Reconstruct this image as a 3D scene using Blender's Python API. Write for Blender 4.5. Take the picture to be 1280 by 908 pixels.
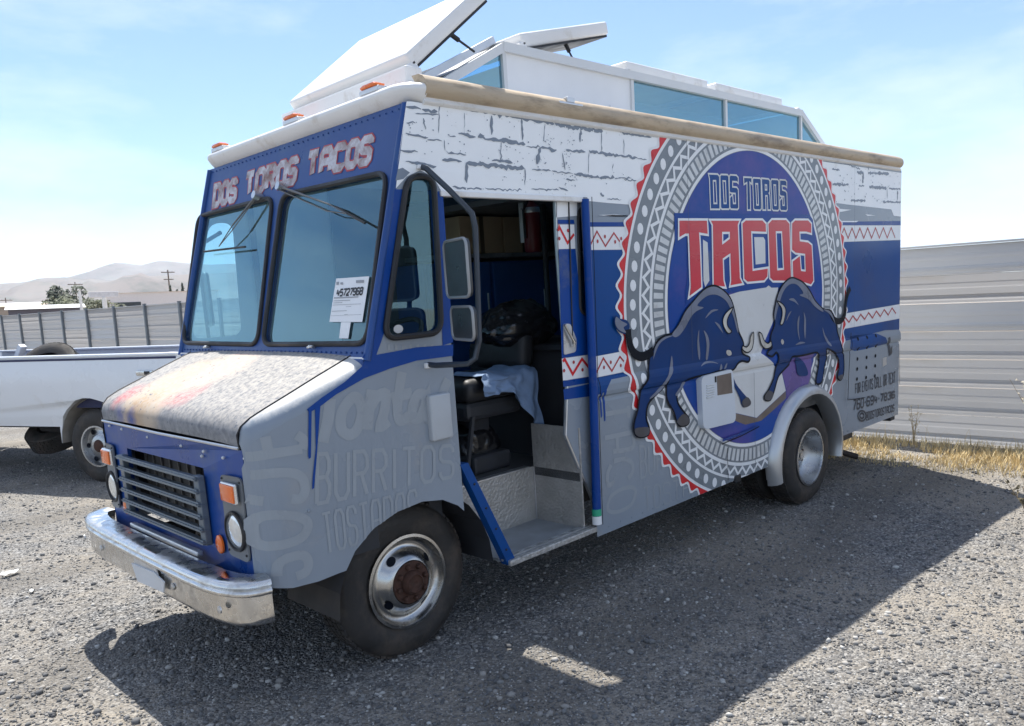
import bpy, bmesh, math, random
import numpy as np
from mathutils import Vector as V, Matrix, noise as mnoise
from mathutils.geometry import tessellate_polygon
random.seed(7); rng = np.random.default_rng(7)
R = math.radians
for o in list(bpy.data.objects): bpy.data.objects.remove(o)
S = bpy.context.scene
COL = S.collection

# ------------------------------------------------------------------ camera
# truck frame: x runs from the nose to the tail, y = 0 is the street side, z up.
# The truck stands slightly nose-down on the ground: TM turns the truck frame into the world.
PIV = V((.286, 0, 0))
TM = Matrix.Translation(PIV) @ Matrix.Rotation(-.0309, 4, 'Y') @ Matrix.Translation(-PIV)
F0, PPY = 999.8, 73.1
CP = V((-1.8905, -2.8683, 1.7486))
yaw, pitch, roll = .7711, .1657, -.0668
cf = V((math.sin(yaw)*math.cos(pitch), math.cos(yaw)*math.cos(pitch), -math.sin(pitch)))
cr_ = cf.cross(V((0, 0, 1))).normalized(); cu = cr_.cross(cf)
cr_, cu = cr_*math.cos(roll)+cu*math.sin(roll), cu*math.cos(roll)-cr_*math.sin(roll)
cam = bpy.data.cameras.new('camera'); camo = bpy.data.objects.new('camera', cam); COL.objects.link(camo)
cm = Matrix((cr_, cu, -cf)).transposed().to_4x4(); cm.translation = CP
camo.matrix_world = TM @ cm
cam.sensor_width = 36; cam.lens = F0/1280*36; cam.shift_y = PPY/1280
cam.clip_start = .05; cam.clip_end = 30000
S.camera = camo
def ray(px, py): return cf + cr_*((px-640)/F0) + cu*((454+PPY-py)/F0)
def hit(px, py, n, d):
    D = ray(px, py); n = V(n); return CP + D*((d-CP.dot(n))/D.dot(n))
def FY(px, py, y=0.): return hit(px, py, (0, 1, 0), y)
def FX(px, py, x): return hit(px, py, (1, 0, 0), x)
def FZ(px, py, z): return hit(px, py, (0, 0, 1), z)
def FW(px, py): return hit(px, py, (1, 0, -.301), .094-.301*1.559)     # raked windscreen plane
def GW(px, py):                                                       # ground point, world frame
    p = hit(px, py, (.0309, 0, 1), .0309*.286); q = TM @ p; return V((q.x, q.y, 0))
CW = TM @ CP
def at_dist(px, py, d):                                               # world point at a distance along the view
    D = (TM.to_3x3() @ ray(px, py)); h = math.hypot(D.x, D.y); return CW + D*(d/h)

# ------------------------------------------------------------------ world, sun, exposure
SUN = V((.25, .455, 1.0)).normalized()
w = bpy.data.worlds.new('World'); S.world = w; w.use_nodes = True
N = w.node_tree.nodes; L = w.node_tree.links; N.clear()
wo = N.new('ShaderNodeOutputWorld'); bg = N.new('ShaderNodeBackground')
sky = N.new('ShaderNodeTexSky'); sky.sky_type = 'NISHITA'; sky.sun_disc = False
sky.sun_elevation = math.asin(SUN.z); sky.sun_rotation = math.atan2(SUN.x, SUN.y)
sky.altitude = 800; sky.air_density = 1.0; sky.dust_density = .15; sky.ozone_density = 5.0
tc = N.new('ShaderNodeTexCoord'); mp = N.new('ShaderNodeMapping'); mp.inputs['Scale'].default_value = (1, 1, 3.2)
mp.inputs['Location'].default_value = (.35, .2, .1)
nz = N.new('ShaderNodeTexNoise'); nz.inputs['Scale'].default_value = 1.7; nz.inputs['Detail'].default_value = 7; nz.inputs['Roughness'].default_value = .58
rp = N.new('ShaderNodeValToRGB'); rp.color_ramp.elements[0].position = .405; rp.color_ramp.elements[0].color = (.0, .0, .0, 1); rp.color_ramp.elements[1].position = .78
L.new(tc.outputs['Generated'], mp.inputs['Vector']); L.new(mp.outputs[0], nz.inputs['Vector']); L.new(nz.outputs['Fac'], rp.inputs['Fac'])
mx = N.new('ShaderNodeMixRGB'); mx.inputs['Color2'].default_value = (6.6, 6.9, 7.3, 1)
L.new(rp.outputs['Color'], mx.inputs['Fac']); L.new(sky.outputs[0], mx.inputs['Color1'])
L.new(mx.outputs[0], bg.inputs['Color']); bg.inputs['Strength'].default_value = .112
L.new(bg.outputs[0], wo.inputs['Surface'])
sl = bpy.data.lights.new('sun', 'SUN'); sl.energy = 5.0; sl.angle = R(.53); sl.color = (1, .96, .89)
slo = bpy.data.objects.new('sun', sl); COL.objects.link(slo); slo.location = (10, 10, 30)
slo.rotation_euler = SUN.to_track_quat('Z', 'Y').to_euler()
S.view_settings.view_transform = 'Standard'; S.view_settings.look = 'None'; S.view_settings.gamma = 1
S.view_settings.exposure = 0.74
S.render.engine = 'CYCLES'

# ------------------------------------------------------------------ materials
MATS = {}
def nodes(name):
    m = bpy.data.materials.new(name); m.use_nodes = True
    t = m.node_tree; b = t.nodes['Principled BSDF']; return m, t, b
def mat(name, col, rough=.5, metal=0., var=.12, scale=6., bump=0., bscale=60., dirt=None, dirt_amt=.5, dscale=3., coat=0., spec=.5, stretch=(1, 1, 1), alpha=1., rvar=.15):
    """plain procedural surface: colour with noise variation, optional patches of dirt, optional fine bump"""
    if name in MATS: return MATS[name]
    m, t, b = nodes(name); n, l = t.nodes, t.links
    tc = n.new('ShaderNodeTexCoord'); mp = n.new('ShaderNodeMapping'); mp.inputs['Scale'].default_value = stretch
    l.new(tc.outputs['Object'], mp.inputs[0])
    nz = n.new('ShaderNodeTexNoise'); nz.inputs['Scale'].default_value = scale; nz.inputs['Detail'].default_value = 6
    l.new(mp.outputs[0], nz.inputs['Vector'])
    hsv = n.new('ShaderNodeHueSaturation'); hsv.inputs['Color'].default_value = (*col, 1)
    mr = n.new('ShaderNodeMapRange'); mr.inputs[1].default_value = .3; mr.inputs[2].default_value = .7
    mr.inputs[3].default_value = 1-var; mr.inputs[4].default_value = 1+var
    l.new(nz.outputs['Fac'], mr.inputs[0]); l.new(mr.outputs[0], hsv.inputs['Value'])
    out = hsv.outputs[0]
    if dirt:
        n2 = n.new('ShaderNodeTexNoise'); n2.inputs['Scale'].default_value = dscale; n2.inputs['Detail'].default_value = 9; n2.inputs['Roughness'].default_value = .68
        l.new(mp.outputs[0], n2.inputs['Vector'])
        r2 = n.new('ShaderNodeValToRGB'); r2.color_ramp.elements[0].position = .62-.35*dirt_amt; r2.color_ramp.elements[1].position = .78-.2*dirt_amt
        l.new(n2.outputs['Fac'], r2.inputs[0])
        x = n.new('ShaderNodeMixRGB'); x.inputs[2].default_value = (*dirt, 1); l.new(r2.outputs[0], x.inputs[0]); l.new(out, x.inputs[1]); out = x.outputs[0]
    l.new(out, b.inputs['Base Color'])
    m2 = n.new('ShaderNodeMapRange'); m2.inputs[1].default_value = .3; m2.inputs[2].default_value = .7
    m2.inputs[3].default_value = max(.02, rough-rvar*rough*2); m2.inputs[4].default_value = min(1, rough+rvar*rough*2)
    l.new(nz.outputs['Fac'], m2.inputs[0]); l.new(m2.outputs[0], b.inputs['Roughness'])
    b.inputs['Metallic'].default_value = metal; b.inputs['Coat Weight'].default_value = coat
    b.inputs['Specular IOR Level'].default_value = spec
    if bump:
        n3 = n.new('ShaderNodeTexNoise'); n3.inputs['Scale'].default_value = bscale; n3.inputs['Detail'].default_value = 5
        l.new(mp.outputs[0], n3.inputs['Vector'])
        bp = n.new('ShaderNodeBump'); bp.inputs['Strength'].default_value = bump; bp.inputs['Distance'].default_value = .01
        l.new(n3.outputs['Fac'], bp.inputs['Height']); l.new(bp.outputs[0], b.inputs['Normal'])
    MATS[name] = m; return m
def glass(name, tint, gloss=.12, rough=.01, dust=0.):
    """thin tinted pane: see-through tint plus a clear reflection that grows at grazing angles"""
    if name in MATS: return MATS[name]
    m, t, b = nodes(name); n, l = t.nodes, t.links; n.remove(b)
    o = n['Material Output']
    tr = n.new('ShaderNodeBsdfTransparent'); tr.inputs[0].default_value = (*tint, 1)
    gl = n.new('ShaderNodeBsdfGlossy'); gl.inputs['Roughness'].default_value = rough; gl.inputs[0].default_value = (.55, .90, 1, 1)
    lw = n.new('ShaderNodeLayerWeight'); lw.inputs[0].default_value = .5
    fr = n.new('ShaderNodeMath'); fr.operation = 'POWER'; fr.inputs[1].default_value = 4.0; l.new(lw.outputs['Facing'], fr.inputs[0])
    ad = n.new('ShaderNodeMath'); ad.operation = 'MULTIPLY_ADD'; ad.inputs[1].default_value = .9; ad.inputs[2].default_value = gloss+.04; ad.use_clamp = True
    l.new(fr.outputs[0], ad.inputs[0])
    mx = n.new('ShaderNodeMixShader'); l.new(ad.outputs[0], mx.inputs[0]); l.new(tr.outputs[0], mx.inputs[1]); l.new(gl.outputs[0], mx.inputs[2])
    last = mx
    if dust:
        df = n.new('ShaderNodeBsdfDiffuse'); df.inputs[0].default_value = (.62, .63, .6, 1)
        tc = n.new('ShaderNodeTexCoord'); nz = n.new('ShaderNodeTexNoise'); nz.inputs['Scale'].default_value = 5; nz.inputs['Detail'].default_value = 8
        l.new(tc.outputs['Object'], nz.inputs['Vector'])
        mu = n.new('ShaderNodeMath'); mu.operation = 'MULTIPLY'; mu.inputs[1].default_value = dust*2; l.new(nz.outputs['Fac'], mu.inputs[0])
        m3 = n.new('ShaderNodeMixShader'); l.new(mu.outputs[0], m3.inputs[0]); l.new(mx.outputs[0], m3.inputs[1]); l.new(df.outputs[0], m3.inputs[2]); last = m3
    l.new(last.outputs[0], o.inputs['Surface'])
    MATS[name] = m; return m

# ------------------------------------------------------------------ mesh helpers
def tag(o, label=None, cat=None, group=None, kind=None):
    if label: o['label'] = label
    if cat: o['category'] = cat
    if group: o['group'] = group
    if kind: o['kind'] = kind
    return o
def empty(name, loc=(0, 0, 0), rz=0.):
    o = bpy.data.objects.new(name, None); COL.objects.link(o); o.location = loc; o.rotation_euler = (0, 0, rz); o.empty_display_size = .2
    return o
def link(name, me, m, parent=None):
    o = bpy.data.objects.new(name, me); COL.objects.link(o)
    if m and not me.materials:
        for q in (m if isinstance(m, (list, tuple)) else [m]): me.materials.append(q)
    if parent: o.parent = parent
    return o
def fin(name, bm, m, parent=None, smooth=False, angle=40, weld=False):
    if weld: bmesh.ops.remove_doubles(bm, verts=bm.verts, dist=1e-5)
    bmesh.ops.recalc_face_normals(bm, faces=bm.faces)
    me = bpy.data.meshes.new(name); bm.to_mesh(me); bm.free()
    if smooth:
        me.polygons.foreach_set('use_smooth', [True]*len(me.polygons))
        me.set_sharp_from_angle(angle=R(angle))
    return link(name, me, m, parent)
def B(): return bmesh.new()
def box(bm, lo, hi, bev=0., mtx=None, seg=2):
    lo, hi = V(lo), V(hi); c = (lo+hi)/2; s = hi-lo
    r = bmesh.ops.create_cube(bm, size=1, matrix=Matrix.Translation(c) @ Matrix.Diagonal((*[max(abs(q), 1e-4) for q in s], 1)))
    vs = r['verts']
    if bev:
        es = list({e for v in vs for e in v.link_edges})
        q = bmesh.ops.bevel(bm, geom=es, offset=min(bev, .49*min(abs(a) for a in s)), segments=seg, affect='EDGES', profile=.5)
        vs = list({v for f in q['faces'] for v in f.verts} | {v for v in vs if v.is_valid})
        st = set(vs); grow = True
        while grow:
            new = {u for v in st for e in v.link_edges for u in e.verts}-st
            st |= new; grow = bool(new)
        vs = list(st)
    if mtx is not None: bmesh.ops.transform(bm, matrix=mtx, verts=vs)
    return vs
def tube(bm, pts, r, seg=8, caps=True, closed=False):
    pts = [V(p) for p in pts]; n = len(pts); rings = []
    rr = r if isinstance(r, (list, tuple)) else [r]*n
    up = None
    for i, p in enumerate(pts):
        a = pts[i-1] if (i or closed) else p; b = pts[(i+1) % n] if (i < n-1 or closed) else p
        d = (b-a).normalized()
        if up is None:
            up = d.orthogonal().normalized()
        up = (up-d*up.dot(d)); up = up.normalized() if up.length > 1e-6 else d.orthogonal().normalized()
        s = d.cross(up)
        rings.append([bm.verts.new(p+(up*math.cos(2*math.pi*k/seg)+s*math.sin(2*math.pi*k/seg))*rr[i]) for k in range(seg)])
    for i in range(n if closed else n-1):
        A, Bq = rings[i], rings[(i+1) % n]
        for k in range(seg):
            bm.faces.new((A[k], A[(k+1) % seg], Bq[(k+1) % seg], Bq[k]))
    if caps and not closed:
        bm.faces.new(rings[0]); bm.faces.new(rings[-1][::-1])
def lathe(bm, prof, c, axis='y', seg=48, sgn=1):
    """prof: list of (r, a): radius and position along the axis"""
    rings = []
    for r, a in prof:
        ring = []
        for k in range(seg):
            t = 2*math.pi*k/seg; u, v = r*math.cos(t), r*math.sin(t)
            p = {'y': (u, a*sgn, v), 'x': (a*sgn, u, v), 'z': (u, v, a*sgn)}[axis]
            ring.append(bm.verts.new(V(c)+V(p)))
        rings.append(ring)
    for A, Bq in zip(rings, rings[1:]):
        for k in range(seg):
            bm.faces.new((A[k], A[(k+1) % seg], Bq[(k+1) % seg], Bq[k]))
    return rings
def tess(bm, loops, f3):
    """fill a 2D polygon with holes; f3 maps the 2D point to 3D"""
    vs = [bm.verts.new(f3(*p)) for lp in loops for p in lp]
    for t in tessellate_polygon([[V((p[0], p[1], 0)) for p in lp] for lp in loops]):
        try: bm.faces.new([vs[i] for i in t])
        except ValueError: pass
    return vs
def plate(bm, loops, f3, off):
    """polygon with holes and thickness: off(p3) gives the back point"""
    base = 0
    fr = tess(bm, loops, f3); bk = [bm.verts.new(off(v.co.copy())) for v in fr]
    idx = {v: i for i, v in enumerate(fr)}
    for f in list(bm.faces):
        if all(v in idx for v in f.verts):
            try: bm.faces.new([bk[idx[v]] for v in reversed(f.verts)])
            except ValueError: pass
    for lp in loops:
        n = len(lp)
        for i in range(n):
            a, b = base+i, base+(i+1) % n
            try: bm.faces.new((fr[a], fr[b], bk[b], bk[a]))
            except ValueError: pass
        base += n
def crm(pts, n=4, closed=True):
    """smooth curve through 2D points"""
    P = [V((*p, 0)) if len(p) == 2 else V(p) for p in pts]; m = len(P); out = []
    for i in range(m if closed else m-1):
        p0 = P[(i-1) % m] if closed or i else P[0]; p1 = P[i]; p2 = P[(i+1) % m]; p3 = P[(i+2) % m] if closed or i < m-2 else P[-1]
        for k in range(n):
            t = k/n
            q = .5*((2*p1)+(p2-p0)*t+(2*p0-5*p1+4*p2-p3)*t*t+(3*p1-p0-3*p2+p3)*t**3)
            out.append((q.x, q.y))
    if not closed: out.append((P[-1].x, P[-1].y))
    return out
def rrect(x0, z0, x1, z1, r, n=5):
    out = []
    for cx, cz, a in ((x1-r, z1-r, 0), (x0+r, z1-r, 90), (x0+r, z0+r, 180), (x1-r, z0+r, 270)):
        for k in range(n+1):
            t = R(a+90*k/n); out.append((cx+r*math.cos(t), cz+r*math.sin(t)))
    return out
def rpoly(pts, r, n=5):
    """round the corners of a 2D polygon"""
    out = []; m = len(pts)
    for i in range(m):
        p = V(pts[i]); a = V(pts[i-1])-p; b = V(pts[(i+1) % m])-p
        rr = min(r if not isinstance(r, (list, tuple)) else r[i], .45*a.length, .45*b.length)
        A = p+a.normalized()*rr; Bq = p+b.normalized()*rr
        for k in range(n+1):
            t = k/n; q = A*(1-t)**2+p*2*t*(1-t)+Bq*t*t; out.append((q.x, q.y))
    return out
def ribbon(pts, w, closed=False):
    """2D stroke of constant (or listed) width as quads with mitred joins"""
    P = [V(p) for p in pts]; m = len(P); Ls = []
    ww = w if isinstance(w, (list, tuple)) else [w]*m
    for i in range(m):
        a = P[i-1] if (i or closed) else None; b = P[(i+1) % m] if (i < m-1 or closed) else None
        d1 = (P[i]-a).normalized() if a is not None else None; d2 = (b-P[i]).normalized() if b is not None else None
        d1 = d1 or d2; d2 = d2 or d1
        t = (d1+d2); t = t.normalized() if t.length > 1e-6 else d1
        nrm = V((-t.y, t.x)); c = max(.45, nrm.dot(V((-d1.y, d1.x))))
        Ls.append((P[i]+nrm*(ww[i]/2/c), P[i]-nrm*(ww[i]/2/c)))
    out = []
    for i in range(m if closed else m-1):
        A, Bq = Ls[i], Ls[(i+1) % m]
        out.append([tuple(A[0]), tuple(Bq[0]), tuple(Bq[1]), tuple(A[1])])
    return out
def dup(root, name=None, parent=None):
    c = root.copy(); COL.objects.link(c)
    if parent is not None: c.parent = parent
    for ch in root.children: dup(ch, None, c)
    return c
# ------------------------------------------------------------------ ground
def axis_pts(a, b, near0, near1, step, far):
    p = list(np.arange(near0, near1+1e-6, step)); g = step
    x = near1
    while x < b: g *= 1.35; x += g; p.append(min(x, b))
    g = step; x = near0
    while x > a: g *= 1.35; x -= g; p.insert(0, max(x, a))
    return p
xs = axis_pts(-6000, 6000, -6, 9, .12, 0); ys = axis_pts(-6000, 6000, -5, 10, .12, 0)
def gz(x, y):
    d = math.hypot(x-1.5, y-2)
    if d > 40: return 0.
    f = max(0., 1-d/40)
    return f*(.016*mnoise.noise(V((x*.9, y*.9, 0)))+.012*mnoise.noise(V((x*2.3, y*2.3, 3)))+.007*mnoise.noise(V((x*5, y*5, 8))))
vv = [(x, y, gz(x, y)) for y in ys for x in xs]; nx = len(xs)
ff = [(j*nx+i, j*nx+i+1, (j+1)*nx+i+1, (j+1)*nx+i) for j in range(len(ys)-1) for i in range(nx-1)]
me = bpy.data.meshes.new('ground'); me.from_pydata(vv, [], ff)
def gravel_mat(name, fine=True):
    m, t, b = nodes(name); n, l = t.nodes, t.links
    tc = n.new('ShaderNodeTexCoord')
    v1 = n.new('ShaderNodeTexVoronoi'); v1.inputs['Scale'].default_value = 82
    v2 = n.new('ShaderNodeTexVoronoi'); v2.inputs['Scale'].default_value = 38
    n1 = n.new('ShaderNodeTexNoise'); n1.inputs['Scale'].default_value = .55; n1.inputs['Detail'].default_value = 6
    n2 = n.new('ShaderNodeTexNoise'); n2.inputs['Scale'].default_value = 9; n2.inputs['Detail'].default_value = 8
    for q in (v1, v2, n1, n2): l.new(tc.outputs['Object'], q.inputs['Vector'])
    r1 = n.new('ShaderNodeValToRGB'); e = r1.color_ramp.elements
    e[0].position = 0; e[0].color = (.078, .079, .082, 1); e[1].position = 1; e[1].color = (.39, .38, .36, 1)
    q = e.new(.55); q.color = (.18, .178, .176, 1)
    sp = n.new('ShaderNodeSeparateColor'); l.new(v1.outputs['Color'], sp.inputs[0]); l.new(sp.outputs[0], r1.inputs[0])
    soil = n.new('ShaderNodeMixRGB'); soil.inputs[2].default_value = (.34, .30, .245, 1)
    r2 = n.new('ShaderNodeValToRGB'); r2.color_ramp.elements[0].position = .46; r2.color_ramp.elements[1].position = .68
    ad = n.new('ShaderNodeMath'); ad.operation = 'MULTIPLY_ADD'; ad.inputs[1].default_value = .35; l.new(n2.outputs['Fac'], ad.inputs[0]); 
    sc = n.new('ShaderNodeMath'); sc.operation = 'MULTIPLY'; sc.inputs[1].default_value = .75; l.new(n1.outputs['Fac'], sc.inputs[0]); l.new(sc.outputs[0], ad.inputs[2])
    l.new(ad.outputs[0], r2.inputs[0])
    # soil patches, never fully hiding the stones
    ml = n.new('ShaderNodeMath'); ml.operation = 'MULTIPLY'; ml.inputs[1].default_value = .75; l.new(r2.outputs[0], ml.inputs[0])
    l.new(ml.outputs[0], soil.inputs[0]); l.new(r1.outputs[0], soil.inputs[1])
    # wheel tracks: two darker compacted strips running past the truck
    tx = n.new('ShaderNodeSeparateXYZ'); l.new(tc.outputs['Object'], tx.inputs[0])
    n4 = n.new('ShaderNodeTexNoise'); n4.inputs['Scale'].default_value = .5; l.new(tc.outputs['Object'], n4.inputs['Vector'])
    wv = n.new('ShaderNodeMath'); wv.operation = 'MULTIPLY_ADD'; wv.inputs[1].default_value = .9; l.new(n4.outputs['Fac'], wv.inputs[0]); l.new(tx.outputs[1], wv.inputs[2])
    pp_ = n.new('ShaderNodeMath'); pp_.operation = 'PINGPONG'; pp_.inputs[1].default_value = .9; l.new(wv.outputs[0], pp_.inputs[0])
    tr_ = n.new('ShaderNodeMapRange'); tr_.inputs[1].default_value = .12; tr_.inputs[2].default_value = .34; tr_.inputs[3].default_value = .55; tr_.inputs[4].default_value = 0; l.new(pp_.outputs[0], tr_.inputs[0])
    tk = n.new('ShaderNodeMixRGB'); tk.inputs[2].default_value = (.17, .155, .135, 1); l.new(tr_.outputs[0], tk.inputs[0]); l.new(soil.outputs[0], tk.inputs[1]); soil = tk
    # open desert beyond the yard
    sx = n.new('ShaderNodeSeparateXYZ'); l.new(tc.outputs['Object'], sx.inputs[0])
    far = n.new('ShaderNodeMapRange'); far.inputs[1].default_value = 9; far.inputs[2].default_value = 14; l.new(sx.outputs[0], far.inputs[0])
    ds = n.new('ShaderNodeMixRGB'); ds.inputs[2].default_value = (.42, .34, .26, 1); l.new(far.outputs[0], ds.inputs[0]); l.new(soil.outputs[0], ds.inputs[1])
    l.new(ds.outputs[0], b.inputs['Base Color']); b.inputs['Roughness'].default_value = .9; b.inputs['Specular IOR Level'].default_value = .25
    h = n.new('ShaderNodeMath'); h.operation = 'ADD'; l.new(v1.outputs['Distance'], h.inputs[0])
    h2 = n.new('ShaderNodeMath'); h2.operation = 'MULTIPLY'; h2.inputs[1].default_value = 1.4; l.new(v2.outputs['Distance'], h2.inputs[0]); l.new(h2.outputs[0], h.inputs[1])
    bp = n.new('ShaderNodeBump'); bp.invert = True; bp.inputs['Strength'].default_value = .9; bp.inputs['Distance'].default_value = .012
    l.new(h.outputs[0], bp.inputs['Height']); l.new(bp.outputs[0], b.inputs['Normal'])
    return m
g = link('ground', me, gravel_mat('gravel_ground')); me.polygons.foreach_set('use_smooth', [True]*len(me.polygons)); tag(g, kind='structure')

# loose stones, joined into one mesh
def stone_mat():
    m, t, b = nodes('stone'); n, l = t.nodes, t.links
    at = n.new('ShaderNodeAttribute'); at.attribute_name = 'tint'
    r = n.new('ShaderNodeValToRGB'); e = r.color_ramp.elements
    e[0].color = (.10, .10, .103, 1); e[1].color = (.50, .49, .465, 1)
    for p, c in ((.35, (.15, .15, .15, 1)), (.65, (.22, .216, .21, 1)), (.85, (.32, .30, .275, 1))):
        q = e.new(p); q.color = c
    l.new(at.outputs['Fac'], r.inputs[0]); l.new(r.outputs[0], b.inputs['Base Color']); b.inputs['Roughness'].default_value = .85
    b.inputs['Specular IOR Level'].default_value = .3
    return m
def scatter_stones(n):
    bm = B(); bmesh.ops.create_icosphere(bm, subdivisions=1, radius=1); bm.verts.ensure_lookup_table()
    bv = np.array([v.co[:] for v in bm.verts]); bf = np.array([[v.index for v in f.verts] for f in bm.faces]); bm.free()
    az = np.arctan2(cf.x, cf.y)
    r = np.exp(rng.uniform(np.log(2.1), np.log(13.5), n)); a = az+rng.uniform(-.80, .80, n)
    px = CW.x+r*np.sin(a); py = CW.y+r*np.cos(a)
    size = .0036*(1+rng.pareto(3.0, n))*(.85+.035*r); size = np.clip(size, .003, .017)
    zz = np.array([gz(x, y) for x, y in zip(px, py)])
    sc = size[:, None]*rng.uniform(.6, 1.35, (n, 3)); sc[:, 2] *= .7
    th = rng.uniform(0, 2*np.pi, n); c, s = np.cos(th), np.sin(th)
    P = bv[None]*sc[:, None]*(1+rng.uniform(-.22, .22, (n, len(bv), 1)))
    tilt = rng.uniform(-.5, .5, n)[:, None]
    X = P[..., 0]*c[:, None]-P[..., 1]*s[:, None]; Y = P[..., 0]*s[:, None]+P[..., 1]*c[:, None]; Z = P[..., 2]+X*tilt*.4
    co = np.stack([X+px[:, None], Y+py[:, None], Z+(zz+sc[:, 2]*.35)[:, None]], -1).reshape(-1, 3)
    fa = (bf[None]+(np.arange(n)*len(bv))[:, None, None]).reshape(-1, 3)
    me = bpy.data.meshes.new('gravel'); me.vertices.add(len(co)); me.vertices.foreach_set('co', co.ravel())
    me.loops.add(fa.size); me.loops.foreach_set('vertex_index', fa.ravel().astype(np.int32))
    me.polygons.add(len(fa)); me.polygons.foreach_set('loop_start', np.arange(0, fa.size, 3, dtype=np.int32))
    at = me.attributes.new('tint', 'FLOAT', 'POINT'); at.data.foreach_set('value', np.repeat(rng.random(n), len(bv)))
    me.update(calc_edges=True); me.validate()
    o = link('gravel', me, stone_mat()); tag(o, 'grey crushed stone gravel spread over the whole yard', 'gravel', kind='stuff')
scatter_stones(125000)

# ------------------------------------------------------------------ perimeter fence
FA = -.06
FO = TM @ V((7.3, .4, 0)); FO.z = 0
fence = empty('perimeter_fence', FO, 0); fence.rotation_euler = (0, 0, -FA)
tag(fence, 'long grey steel fence of ribbed horizontal sheets and posts behind the yard', 'fence')
m_fence = mat('fence_steel', (.56, .555, .55), .5, .1, var=.03, scale=.8, dirt=(.52, .50, .47), dirt_amt=.12, dscale=.8, stretch=(1, .6, 1.5))
m_post = mat('fence_post_steel', (.17, .19, .21), .5, .3, var=.08)
# local frame: +y along the fence (away to the left of the picture), -x faces the yard
ROWH = .296
prof = [(0, 0), (-.006, .006), (-.006, .03), (-.011, .045), (-.011, .068), (-.006, .082), (0, .088), (0, .150), (-.003, .165), (-.003, .20), (0, .215), (0, ROWH-.003)]
def sheet_mesh(ln):
    bm = B(); A = [bm.verts.new((x, 0, z)) for x, z in prof]; C = [bm.verts.new((x, ln, z)) for x, z in prof]
    for i in range(len(prof)-1): bm.faces.new((A[i], A[i+1], C[i+1], C[i]))
    r = bmesh.ops.solidify(bm, geom=bm.faces[:], thickness=.002)
    bmesh.ops.recalc_face_normals(bm, faces=bm.faces)
    me = bpy.data.meshes.new('fence_sheet'); bm.to_mesh(me); bm.free(); me.materials.append(m_fence); return me
bm = B(); box(bm, (-.075, -.04, 0), (-.01, .04, 2.13), .004); box(bm, (-.08, -.045, 2.13), (-.005, .045, 2.145))
pm = bpy.data.meshes.new('fence_post'); bm.to_mesh(pm); bm.free(); pm.materials.append(m_post)
stations = [-7.4, -4.65, -1.9] + [1.0+1.957*k for k in range(0, 19)]
for i, s in enumerate(stations):
    o = link('post', pm, None, fence); o.location = (0, s, 0)
sm = {}
for a, b_ in zip(stations, stations[1:]):
    ln = round(b_-a, 3)
    if ln not in sm: sm[ln] = sheet_mesh(ln-.004)
    for k in range(7):
        o = link('fence_sheet', sm[ln], None, fence); o.location = (random.uniform(-.002, .002), a+.002, .02+k*ROWH)
bm = B(); box(bm, (-.035, stations[0], 2.094), (.03, stations[-1], 2.112)); fin('top_rail', bm, m_fence, fence)

# ------------------------------------------------------------------ dry grass under the fence
def blade_mesh(name, pts, m):
    bm = B()
    for (x, y, z, h, w_, lean, a) in pts:
        d = V((math.cos(a), math.sin(a), 0)); s = V((-d.y, d.x, 0))*w_
        p = V((x, y, z)); k1 = p+d*lean*.35+V((0, 0, h*.6)); k2 = p+d*lean+V((0, 0, h))
        a0, a1, b0, b1, c0 = [bm.verts.new(q) for q in (p-s, p+s, k1-s*.7, k1+s*.7, k2)]
        bm.faces.new((a0, a1, b1, b0)); bm.faces.new((b0, b1, c0))
    me = bpy.data.meshes.new(name); bm.to_mesh(me); bm.free(); return me
m_straw = mat('straw', (.66, .52, .28), .8, var=.3, scale=9)
pts = []
dv = V((math.sin(FA), math.cos(FA), 0)); nv = V((-math.cos(FA), math.sin(FA), 0))
for k in range(34000):
    s = random.uniform(-5, 9); dd = abs(random.gauss(.75, .45))
    clump = mnoise.noise(V((s*1.7, dd*2, 4)))
    if clump < -.25 or dd > 1.45+.35*clump: continue
    p = FO+dv*s+nv*(dd+.04); tall = random.random() < .05
    h = random.uniform(.035, .11)*(1.15-dd*.35)*(1+.7*clump)
    if tall: h = random.uniform(.12, .26)*(1.1-dd*.6)
    pts.append((p.x, p.y, -.005, max(.03, h), .0028 if tall else .004, h*random.uniform(.1, .8), random.uniform(0, 6.28)))
o = link('dry_grass', blade_mesh('dry_grass', pts, m_straw), m_straw); tag(o, 'dry straw coloured grass growing along the foot of the fence', 'grass', kind='stuff')

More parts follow.
